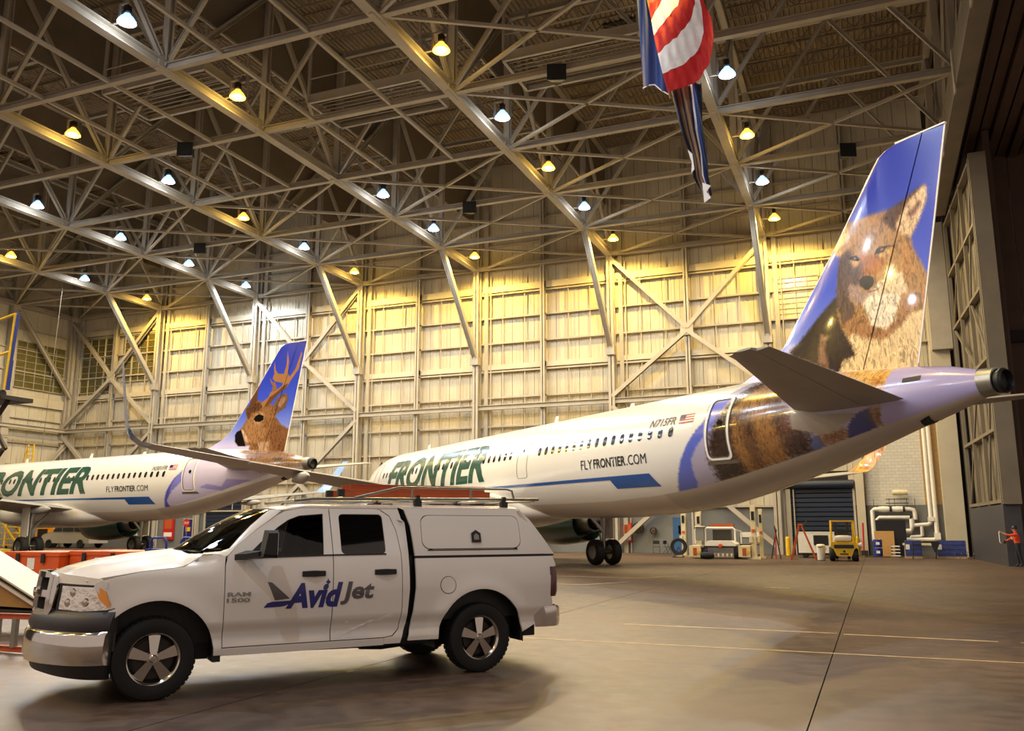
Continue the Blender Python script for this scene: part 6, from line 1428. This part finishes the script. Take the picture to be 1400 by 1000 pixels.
q = empty('waste_bin', (-2.75, 49.7, 0), 0, 'cream plastic bin tight against the forklift left side', 'bin'); MB().lathe([(0, .02), (.19, .02), (.22, .5), (.23, .78), (.18, .84), (0, .86)], n=16).build('bin_body', 'offwhite', q, smooth=40); MB().box(-.12, .12, -.24, -.2, .68, .72).build('slot', 'black', q); MB().lathe([(0, 0), (.2, 0), (.2, .03), (0, .03)], n=12).build('base_ring', 'darkmetal', q)
# forklift, back to us
q = empty('forklift', (-1.62, 49.5, 0), math.radians(4), 'yellow forklift truck parked with its back to us, before the shutter', 'forklift')
MB().prism([(-.62, .95), (.62, .95), (.64, .72), (.50, .60), (.36, .26), (-.36, .26), (-.50, .60), (-.64, .72)], -.62, -.25, lambda a, b_, cc: (a, cc, b_)).build('counterweight', 'yellow', q, smooth=20)
MB().box(-.55, .55, -.3, 1.2, .45, .98).build('chassis', 'yellow', q); MB().box(-.48, .48, -.645, -.61, .66, .84).build('black_grille', 'ink', q); MB().lathe([(0, -.03), (.06, -.02), (.06, 0)], c=(0, -.63, .50), axis='y', n=14).build('tow_pin', 'darkmetal', q); MB().box(-.2, .2, -.63, -.6, .34, .40).build('plate', 'ink', q)
for x in (-.56, .56): MB().tube([(x, -.35, .95), (x * 1.02, -.42, 1.30), (x * .98, -.30, 2.02), (x * .98, .9, 2.05), (x, 1.1, .95)], .045, 8).build('guard_post', 'yellow', q)
for y in (-.30, .9): MB().bar((-.56, y, 2.05), (.56, y, 2.05), .07, .07).build('guard_cross_bar', 'yellow', q)
for k in range(5): MB().bar((-.4 + k * .2, -.3, 2.05), (-.4 + k * .2, .9, 2.05), .03, .04).build('guard_bar', 'yellow', q)
MB().lathe([(0, -.42), (.13, -.40), (.16, -.2), (.16, .2), (.13, .40), (0, .42)], c=(0, -.30, 1.16), axis='x', n=18).build('gas_bottle', 'offwhite', q, smooth=50)
MB().box(-.3, .3, -.1, .35, .98, 1.15).box(-.26, .26, .3, .42, 1.15, 1.62).build('seat', 'black', q); MB().tube([(-.1, .55, 1.0), (-.12, .45, 1.45), (.1, .45, 1.5)], .03, 8).build('steering_column', 'darkmetal', q)
for x in (-.30, .30): MB().box(x - .07, x + .07, 1.25, 1.4, .1, 2.0).build('mast_rail', 'darkmetal', q); MB().box(x - .06, x + .06, 1.45, 2.4, .05, .10).build('fork', 'darkmetal', q)
for x in (-.56, .56):
    for y, r in ((-.32, .33), (.95, .36)): MB().lathe([(0, -.12), (r * .5, -.13), (r * .93, -.13), (r, -.06), (r, .06), (r * .93, .13), (0, .12)], c=(x, y, r), axis='x', n=24).build('wheel', 'rubber', q, smooth=30)
MB().lathe([(0, -.1), (.09, -.08), (.14, .06), (.16, .1), (0, .1)], c=(.78, -.15, .82), axis='x', n=14).build('side_lamp', 'bead', q)
# right-hand clutter
q = empty('acoustic_board', (.85, 58.6, 0), 0, 'large black board standing before the white pipes', 'board'); MB().box(-.85, .85, 0, .12, 0.02, 2.15).build('board', 'ink', q); MB().box(-.85, .85, -.02, .14, 2.1, 2.17).build('frame', 'darkmetal', q)
for x in (-.8, .8): MB().box(x - .05, x + .05, -.3, .4, 0, .05).build('foot', 'darkmetal', q)
q = empty('cardboard_sheet', (.45, 57.9, 0), 0, 'brown cardboard sheet leaning on the black board behind blue drums', 'cardboard'); MB().bar((0, 0, .0), (0, .35, 1.5), 1.1, .05, up=(0, 1, 0)).build('sheet', 'card', q)
for k, lb in enumerate(('lower blue drum of the pair before the cardboard', 'upper blue drum of the pair before the cardboard')):
    q = empty('drum', (.05, 56.8, .04 + k * .5), 0, lb, 'drum', 'blue drums'); MB().lathe([(0, .02), (.24, .02), (.25, .04), (.25, .15), (.265, .16), (.25, .18), (.25, .33), (.265, .34), (.25, .36), (.25, .46), (.23, .48), (0, .48)], n=20).build('barrel', 'bluepaint', q, smooth=30); MB().box(-.1, .1, -.262, -.25, .18, .33).build('white_label', 'offwhite', q); MB().lathe([(0, .5), (.04, .5), (.04, .48)], c=(.1, 0, 0), n=10).build('bung', 'offwhite', q)
q = empty('pallet', (.0, 56.8, 0), 0, 'flat dark pallet under the blue drums', 'pallet'); MB().box(-.9, .7, -.5, .5, 0, .035).build('deck', 'darkmetal', q); MB().box(-.85, -.7, -.45, .45, .035, .04).build('slat', 'wood', q)
q = empty('pallet_stack', (1.0, 57.0, 0), 0, 'white slatted pallets stacked right of the blue drums', 'pallet')
for k in range(4): MB().box(-.24, .24, -.4, .3, .06 + k * .18, .12 + k * .18).build('slat', 'offwhite', q)
for x in (-.2, .2): MB().box(x - .03, x + .03, -.35, .25, 0, .7).build('bearer', 'darkmetal', q)
q = empty('fire_pole', (-.75, 57.9, 0), 0, 'red pole with clutter standing left of the black board', 'pole'); MB().tube([(0, 0, 0), (.05, .05, 2.0)], .05, 8).build('pole', 'red', q); MB().box(-.15, .25, -.2, .2, 0, .35).build('base_box', 'darkmetal', q)
def tote(x, y, w, label):
    q = empty('tote', (x, y, 0), 0, label, 'tote', 'blue wrapped totes'); MB().box(-w, w, -.45, .45, .12, 1.0).build('wrapped_load', 'totewrap', q, smooth=False); MB().box(-w - .02, w + .02, -.47, .47, 0, .12).build('pallet_base', 'wood', q); MB().box(-w + .02, -w + .22, -.462, -.45, .5, .78).build('paper_label', 'offwhite', q)
    for k in range(3): MB().box(-w - .005, w + .005, -.46, .46, .25 + k * .25, .27 + k * .25).build('strap', 'darkmetal', q)
M['totewrap'] = mat('blue_wrap', (52, 66, 130), .25, noise=.3, nscale=5, coat=.4)
tote(1.15 + .75, 55.3, .42, 'blue wrapped tote at left, behind the folding table'); tote(3.85, 55.6, .72, 'larger blue wrapped tote at right, beside the box column')
q = empty('folding_table', (2.6, 54.4, 0), 0, 'black folding table with draped black cloth between the totes', 'table'); MB().box(-.75, .55, -.3, .3, .90, .95).build('tabletop', 'darkmetal', q)
for x in (-.72, .45):
    for y in (-.26, .26): MB().tube([(x - .06, y, 0), (x, y, .9)], .02, 6).build('leg', 'darkmetal', q)
cl_ = MB().prism([(.15, .97), (.60, .97), (.56, .75), (.38, .38), (.32, .36), (.2, .7)], -.33, -.30, lambda a, b_, cc: (a, cc, b_)).box(-.2, .6, -.32, .32, .955, .97).build('table_cloth', 'cloth'); cl_.location = (2.6, 54.4, 0); tag(cl_, 'black cloth hanging off the folding table', 'cloth')
q = empty('workbench', (2.4, 56.6, 0), 0, 'pale bench with thin legs behind the folding table', 'bench'); MB().box(-1.0, .9, -.3, .3, .70, .82).build('bench_top', 'cream', q)
for x in (-.9, .8): MB().bar((x, -.2, 0), (x + .05, -.2, .7), .05, .05).bar((x, .2, 0), (x, .2, .7), .05, .05).build('leg', 'cream', q)
q = empty('wire_stand', (4.35, 53.4, 0), 0, 'low thin wire stand on the floor before the right tote', 'stand')
for k in range(4): MB().bar((-.6 + .3 * k, -.2, 0), (-.45 + .3 * k, .1, .42), .02, .02).build('leg', 'darkmetal', q)
MB().bar((-.6, -.05, .25), (.5, -.05, .25), .02, .02).bar((-.5, .1, .42), (.5, .1, .42), .02, .02).build('rail', 'darkmetal', q)
# white lagged pipework
q = empty('pipework', (0, 59.7, 0), 0, 'white lagged pipes climbing the block wall at right', 'pipes')
def pipe(pts, r, nm='pipe', m='pipe'): MB().tube([(x, dy, z) for x, z, dy in [(p[0], p[1], p[2] if len(p) > 2 else 0) for p in pts]], r, 12).build(nm, m, q, smooth=50)
pipe([(3.17, 9.0), (3.17, 2.2), (3.12, 2.0), (2.98, 1.9), (2.2, 1.85)], .12); pipe([(3.42, 9.0), (3.45, 1.25), (3.4, 1.05), (3.2, .98), (1.2, .98)], .13)
MB().box(3.0, 3.35, -.16, .16, 2.1, 2.35).build('valve_flange', 'pipe', q); MB().box(3.28, 3.62, -.17, .17, 1.0, 1.4).build('elbow_jacket', 'pipe', q)
pipe([(-.12, .9), (-.12, 2.75), (0, 2.84), (2.0, 2.84), (2.25, 2.78), (2.3, 2.6), (2.3, 2.2)], .13); pipe([(.12, 1.0), (.12, 2.22), (.25, 2.33), (2.0, 2.33)], .11)
pipe([(2.1, 2.33), (2.1, 1.8), (2.0, 1.5), (.9, 1.48)], .15); pipe([(2.62, 1.85), (2.62, 1.25), (2.5, 1.18), (2.0, 1.16), (1.95, 1.0)], .10)
for x in (.55, 1.35): MB().lathe([(.17, -.3), (.19, 0), (.17, .3)], c=(x, 0, 2.84), axis='x', n=14).build('jacket', 'pipe', q)
for x in (.95, 1.7, 2.05): MB().lathe([(.15, -.06), (.15, .06), (0, .06), (0, -.06)], c=(x, -.04, 2.84 if x < 2 else 2.36), axis='x', n=12).build('black_valve', 'black', q)
MB().lathe([(0, -.45), (.16, -.43), (.18, 0), (.16, .43), (0, .45)], c=(1.55, -.1, 3.85), axis='x', n=14).build('vessel', 'cream', q)
for z in (3.2, 3.45): MB().bar((.7, -.05, z), (2.0, -.05, z), .05, .05).build('small_line', 'darkmetal', q)
for x in (.0, .9, 1.2, 1.9, 2.35): MB().bar((x, -.05, 2.9), (x, -.05, 3.5), .03, .03).build('gauge_stem', 'darkmetal', q)

# loudspeaker horns on the cross chords
for x, y, lb in ((-11.6, 33.4, 'black loudspeaker box under the roof, nearest the flag on its left'), (-32.2, 33.4, 'black loudspeaker at upper left between two amber lamps'), (-43.1, 46.7, 'black loudspeaker above the deer tail, smallest at left'), (-22.0, 46.7, 'black loudspeaker in the middle of the roof'), (-.1, 46.7, 'black loudspeaker left of the coyote tail top')):
    q = empty('loudspeaker', (x, y, 21.2), .35, lb, 'loudspeaker', 'loudspeakers in the roof')
    MB().loft([[(-.42, -.45, -.38), (.42, -.45, -.38), (.42, -.45, .38), (-.42, -.45, .38)], [(-.2, .1, -.2), (.2, .1, -.2), (.2, .1, .2), (-.2, .1, .2)], [(-.2, .3, -.2), (.2, .3, -.2), (.2, .3, .2), (-.2, .3, .2)]]).build('horn', 'black', q)
    MB().lathe([(0, .55), (.14, .52), (.16, .3), (0, .28)], axis='y', n=12).build('driver', 'black', q); MB().bar((0, .1, .2), (0, .1, .6), .06, .06).bar((-.3, .1, .2), (.3, .1, .2), .05, .05).build('bracket', 'darkmetal', q)

# the big flag
F_ = empty('flag', (-5.0, 24.3, 21.3), 0, 'large stars and stripes flag hanging folded from the roof', 'flag')
M['flagred'] = mat('flag_red', (196, 30, 28), .75, noise=.12, nscale=5); M['flagwhite'] = mat('flag_white', (244, 236, 228), .75, noise=.06, nscale=5); M['flagblue'] = mat('flag_blue', (30, 58, 122), .6, noise=.25, nscale=2, stretch=(5, 1, .4)); M['flagbrown'] = mat('flag_shaded_side', (120, 88, 58), .7, noise=.3, nscale=3, stretch=(6, 1, .3)); M['flagdark'] = mat('flag_navy_shade', (24, 28, 48), .6, noise=.3, nscale=3, stretch=(6, 1, .3))  # brown and dark cloth colours hold the shade on the flag's back
def bulge(x, z):
    u = (x + 5.4 + (z - 17.85) * -.18) / 1.9
    return (x + 5.0, -.65 * math.sin(PI * max(0, min(1, u))) * (.6 + .4 * math.sin((z - 14) * .8)) + .03 * math.sin(x * 22 + z * 5), z - 21.3)
TL = (-5.68, 21.2)
e0, e1 = (-5.42, 17.85), (-4.81, 14.42)
def ed(z): return (np.interp(z, [14.42, 17.85, 21.2], [-4.81, -5.42, -5.75]), z)
rim = [(-4.40, 14.57), (-3.96, 14.84), (-3.59, 15.37), (-3.45, 16.18), (-3.49, 16.74), (-3.72, 17.43), (-4.1, 18.6), (-4.35, 21.2)]
w1t = [ed(17.0), (-4.98, 17.35), (-4.65, 17.75), (-4.62, 18.8), (-4.8, 21.2)]
w1b = [ed(16.3), (-4.75, 16.66), (-4.40, 17.1), (-4.20, 17.8), (-4.35, 19.5), (-4.68, 21.2)]
r2b = [ed(15.6), (-4.45, 16.05), (-4.08, 16.6), (-3.92, 17.2), (-3.98, 18.2), (-4.15, 19.6), (-4.56, 21.2)]
w2b = [ed(14.95), (-4.35, 15.22), (-3.93, 15.75), (-3.74, 16.35), (-3.76, 17.1), (-3.98, 18.6), (-4.45, 21.2)]
def strip(nm, a, b_, m): panel(nm, a + b_[::-1], bulge, m, F_, step=(.12, .12), th=.01, flip=False)
strip('red_stripe', [ed(17.0), ed(18.5), (-5.75, 21.2)], w1t, 'flagred') if False else panel('red_stripe', [ed(17.0)] + w1t[1:] + [(-5.75, 21.2), ed(19.5), ed(17.85)], bulge, 'flagred', F_, step=(.12, .12), th=.01)
strip('white_stripe', w1t, w1b, 'flagwhite'); strip('red_stripe', w1b, r2b, 'flagred'); strip('white_stripe', r2b, w2b, 'flagwhite')
strip('red_stripe', w2b, [(-4.80, 14.42)] + rim, 'flagred')
panel('star_field', [(-5.65, 14.92), (-5.45, 14.98), (-5.28, 14.96), (-5.1, 14.75), (-4.87, 14.56)] + [ed(15.6), ed(16.5), ed(17.85), ed(19.5), (-5.75, 21.2), (-5.95, 21.2), (-5.84, 19.4), (-5.77, 17.94), (-5.72, 16.4)], lambda x, z: (x + 5.0, .08 * math.sin(x * 14) + .05, z - 21.3), 'flagblue', F_, step=(.06, .3), th=.01)
MB().tube([(ed(z)[0] + 5.0, -.03, z - 21.3) for z in (14.4, 15.5, 16.6, 17.85, 19.5, 21.2)], .022, 6).build('hoist_edge', 'card', F_)
MB().tube([(-5.65 + 5, .0, 14.93 - 21.3), (-.45, .0, 14.99 - 21.3), (-.28, .0, 14.97 - 21.3), (-.1, 0, 14.76 - 21.3), (.13, 0, 14.57 - 21.3)], .018, 6).build('hem', 'flagwhite', F_)
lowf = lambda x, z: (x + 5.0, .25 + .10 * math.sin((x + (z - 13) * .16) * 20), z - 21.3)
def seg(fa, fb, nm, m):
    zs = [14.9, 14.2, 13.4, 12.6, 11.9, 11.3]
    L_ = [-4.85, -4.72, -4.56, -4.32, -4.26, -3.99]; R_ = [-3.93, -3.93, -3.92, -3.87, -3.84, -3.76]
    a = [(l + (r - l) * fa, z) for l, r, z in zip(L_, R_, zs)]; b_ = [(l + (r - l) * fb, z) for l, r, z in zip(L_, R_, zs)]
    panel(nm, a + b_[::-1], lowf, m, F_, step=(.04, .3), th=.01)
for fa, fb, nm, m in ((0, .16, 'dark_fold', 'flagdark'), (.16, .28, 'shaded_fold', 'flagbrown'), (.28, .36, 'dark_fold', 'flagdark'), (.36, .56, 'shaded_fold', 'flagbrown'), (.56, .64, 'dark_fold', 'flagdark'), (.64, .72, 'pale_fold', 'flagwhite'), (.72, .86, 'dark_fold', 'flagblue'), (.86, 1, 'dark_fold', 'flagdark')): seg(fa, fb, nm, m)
panel('white_tip', [(-4.38, 12.75), (-4.25, 12.6), (-4.2, 12.1), (-4.3, 12.0), (-4.27, 12.3)], lambda x, z: (x + 5.0, .1, z - 21.3), 'flagwhite', F_, step=(0, 0), th=.01)
panel('white_tip', [(-3.99, 11.65), (-3.75, 11.52), (-3.88, 11.35), (-3.76, 11.15), (-3.96, 11.02)], lambda x, z: (x + 5.0, .1, z - 21.3), 'flagwhite', F_, step=(0, 0), th=.01)
MB().tube([(-.8, 0, -.1), (.7, 0, -.1)], .04, 8).tube([(-.8, 0, -.1), (-.8, 0, .3)], .02, 6).build('flag_pole', 'metal', F_)

# the person by the door edge
def person():
    P_ = {'pel': (0, 0, .98, .155), 'waist': (0, 0, 1.12, .15), 'chest': (-.02, 0, 1.32, .175), 'neckb': (-.03, 0, 1.47, .10), 'neck': (-.045, 0, 1.54, .062), 'head': (-.07, 0, 1.64, .098), 'crown': (-.06, 0, 1.72, .085),
          'hl': (.0, .10, .92, .10), 'kl': (-.03, .12, .52, .072), 'al': (.02, .12, .12, .050), 'tl': (-.14, .13, .05, .040), 'hr': (.0, -.10, .92, .10), 'kr': (.05, -.12, .52, .072), 'ar': (.12, -.13, .12, .050), 'tr': (-.03, -.14, .05, .040),
          'sl': (-.03, .19, 1.42, .075), 'el': (-.22, .26, 1.22, .052), 'wl': (-.40, .16, 1.14, .036), 'pl': (-.46, .14, 1.14, .034),
          'sr': (-.03, -.19, 1.42, .075), 'er': (-.30, -.22, 1.38, .052), 'wr': (-.54, -.16, 1.48, .036), 'pr': (-.60, -.14, 1.52, .034)}
    E_ = [('pel', 'waist'), ('waist', 'chest'), ('chest', 'neckb'), ('neckb', 'neck'), ('neck', 'head'), ('head', 'crown'), ('pel', 'hl'), ('hl', 'kl'), ('kl', 'al'), ('al', 'tl'), ('pel', 'hr'), ('hr', 'kr'), ('kr', 'ar'), ('ar', 'tr'),
          ('chest', 'sl'), ('sl', 'el'), ('el', 'wl'), ('wl', 'pl'), ('chest', 'sr'), ('sr', 'er'), ('er', 'wr'), ('wr', 'pr')]
    for s_, b_, dz in (('l', P_['pl'], -.02), ('r', P_['pr'], .05)):
        for k in range(4):
            nm = 'f%s%d' % (s_, k); P_[nm] = (b_[0] - .05, b_[1] + (k - 1.5) * .022, b_[2] + dz, .010); P_[nm + 'b'] = (b_[0] - .085 + .004 * abs(k - 1.5), b_[1] + (k - 1.5) * .024, b_[2] + dz * 1.6 - .01, .008)
            E_ += [('p' + s_, nm), (nm, nm + 'b')]
        P_['t' + s_ + 'h'] = (b_[0] - .02, b_[1] + .045, b_[2] + .015, .010); E_.append(('p' + s_, 't' + s_ + 'h'))
    names = list(P_); me = bpy.data.meshes.new('body')
    me.from_pydata([P_[n][:3] for n in names], [(names.index(a), names.index(b_)) for a, b_ in E_], [])
    o = bpy.data.objects.new('body', me); COL.objects.link(o)
    sk = o.modifiers.new('skin', 'SKIN'); sub = o.modifiers.new('sub', 'SUBSURF'); sub.levels = 2; sub.render_levels = 2
    for i, n in enumerate(names): me.skin_vertices[0].data[i].radius = (P_[n][3], P_[n][3] * (.8 if n in ('pel', 'waist', 'chest') else 1))
    me.skin_vertices[0].data[0].use_root = True
    dg = bpy.context.evaluated_depsgraph_get(); nm_ = bpy.data.meshes.new_from_object(o.evaluated_get(dg))
    bpy.data.objects.remove(o)
    for m in ('cloth', 'vest', 'skin', 'black'): nm_.materials.append(M[m])
    for p in nm_.polygons:
        c = p.center; r = math.hypot(c.x, c.y)
        i = 0
        if c.z > 1.53 and c.x > -.25: i = 2
        elif (c.z > 1.0 and (c.x < -.42)): i = 2
        elif c.z > 1.06: i = 1
        elif c.z < .10: i = 3
        p.material_index = i; p.use_smooth = True
    return nm_
pr_ = empty('person', (5.72, 44.6, 0), 0, 'person in orange vest and dark trousers reaching to the door edge', 'person')
pr_.scale = (.99, .99, .99)
bd = bpy.data.objects.new('body', person()); COL.objects.link(bd); bd.parent = pr_
MB().lathe([(.112, 1.66), (.118, 1.70), (.105, 1.77), (.06, 1.815), (0, 1.825)], c=(-.055, 0, 0), n=18).build('hair', 'black', pr_, smooth=50)
for y in (-.035, .035): MB().lathe([(0, -.008), (.012, 0), (0, .006)], c=(-.158, y, 1.66), axis='x', n=8).build('eye', 'ink', pr_)
MB().bar((-.165, 0, 1.66), (-.185, 0, 1.625), .022, .03).build('nose', 'skin', pr_); MB().bar((-.156, -.025, 1.60), (-.156, .025, 1.60), .008, .01).build('mouth', 'ladder_orange', pr_)
for y in (-.10, .10): MB().lathe([(0, -.015), (.03, 0), (0, .01)], c=(-.065, y, 1.645), axis='y', n=8).build('ear', 'skin', pr_)
for y in (-.10, .10): MB().bar((-.185, y * .8, 1.20), (-.17, y, 1.40), .04, .012).build('reflective_band', 'offwhite', pr_)
MB().box(-.52, -.42, .08, .20, 1.02, 1.16).build('hand_tool', 'darkmetal', pr_)
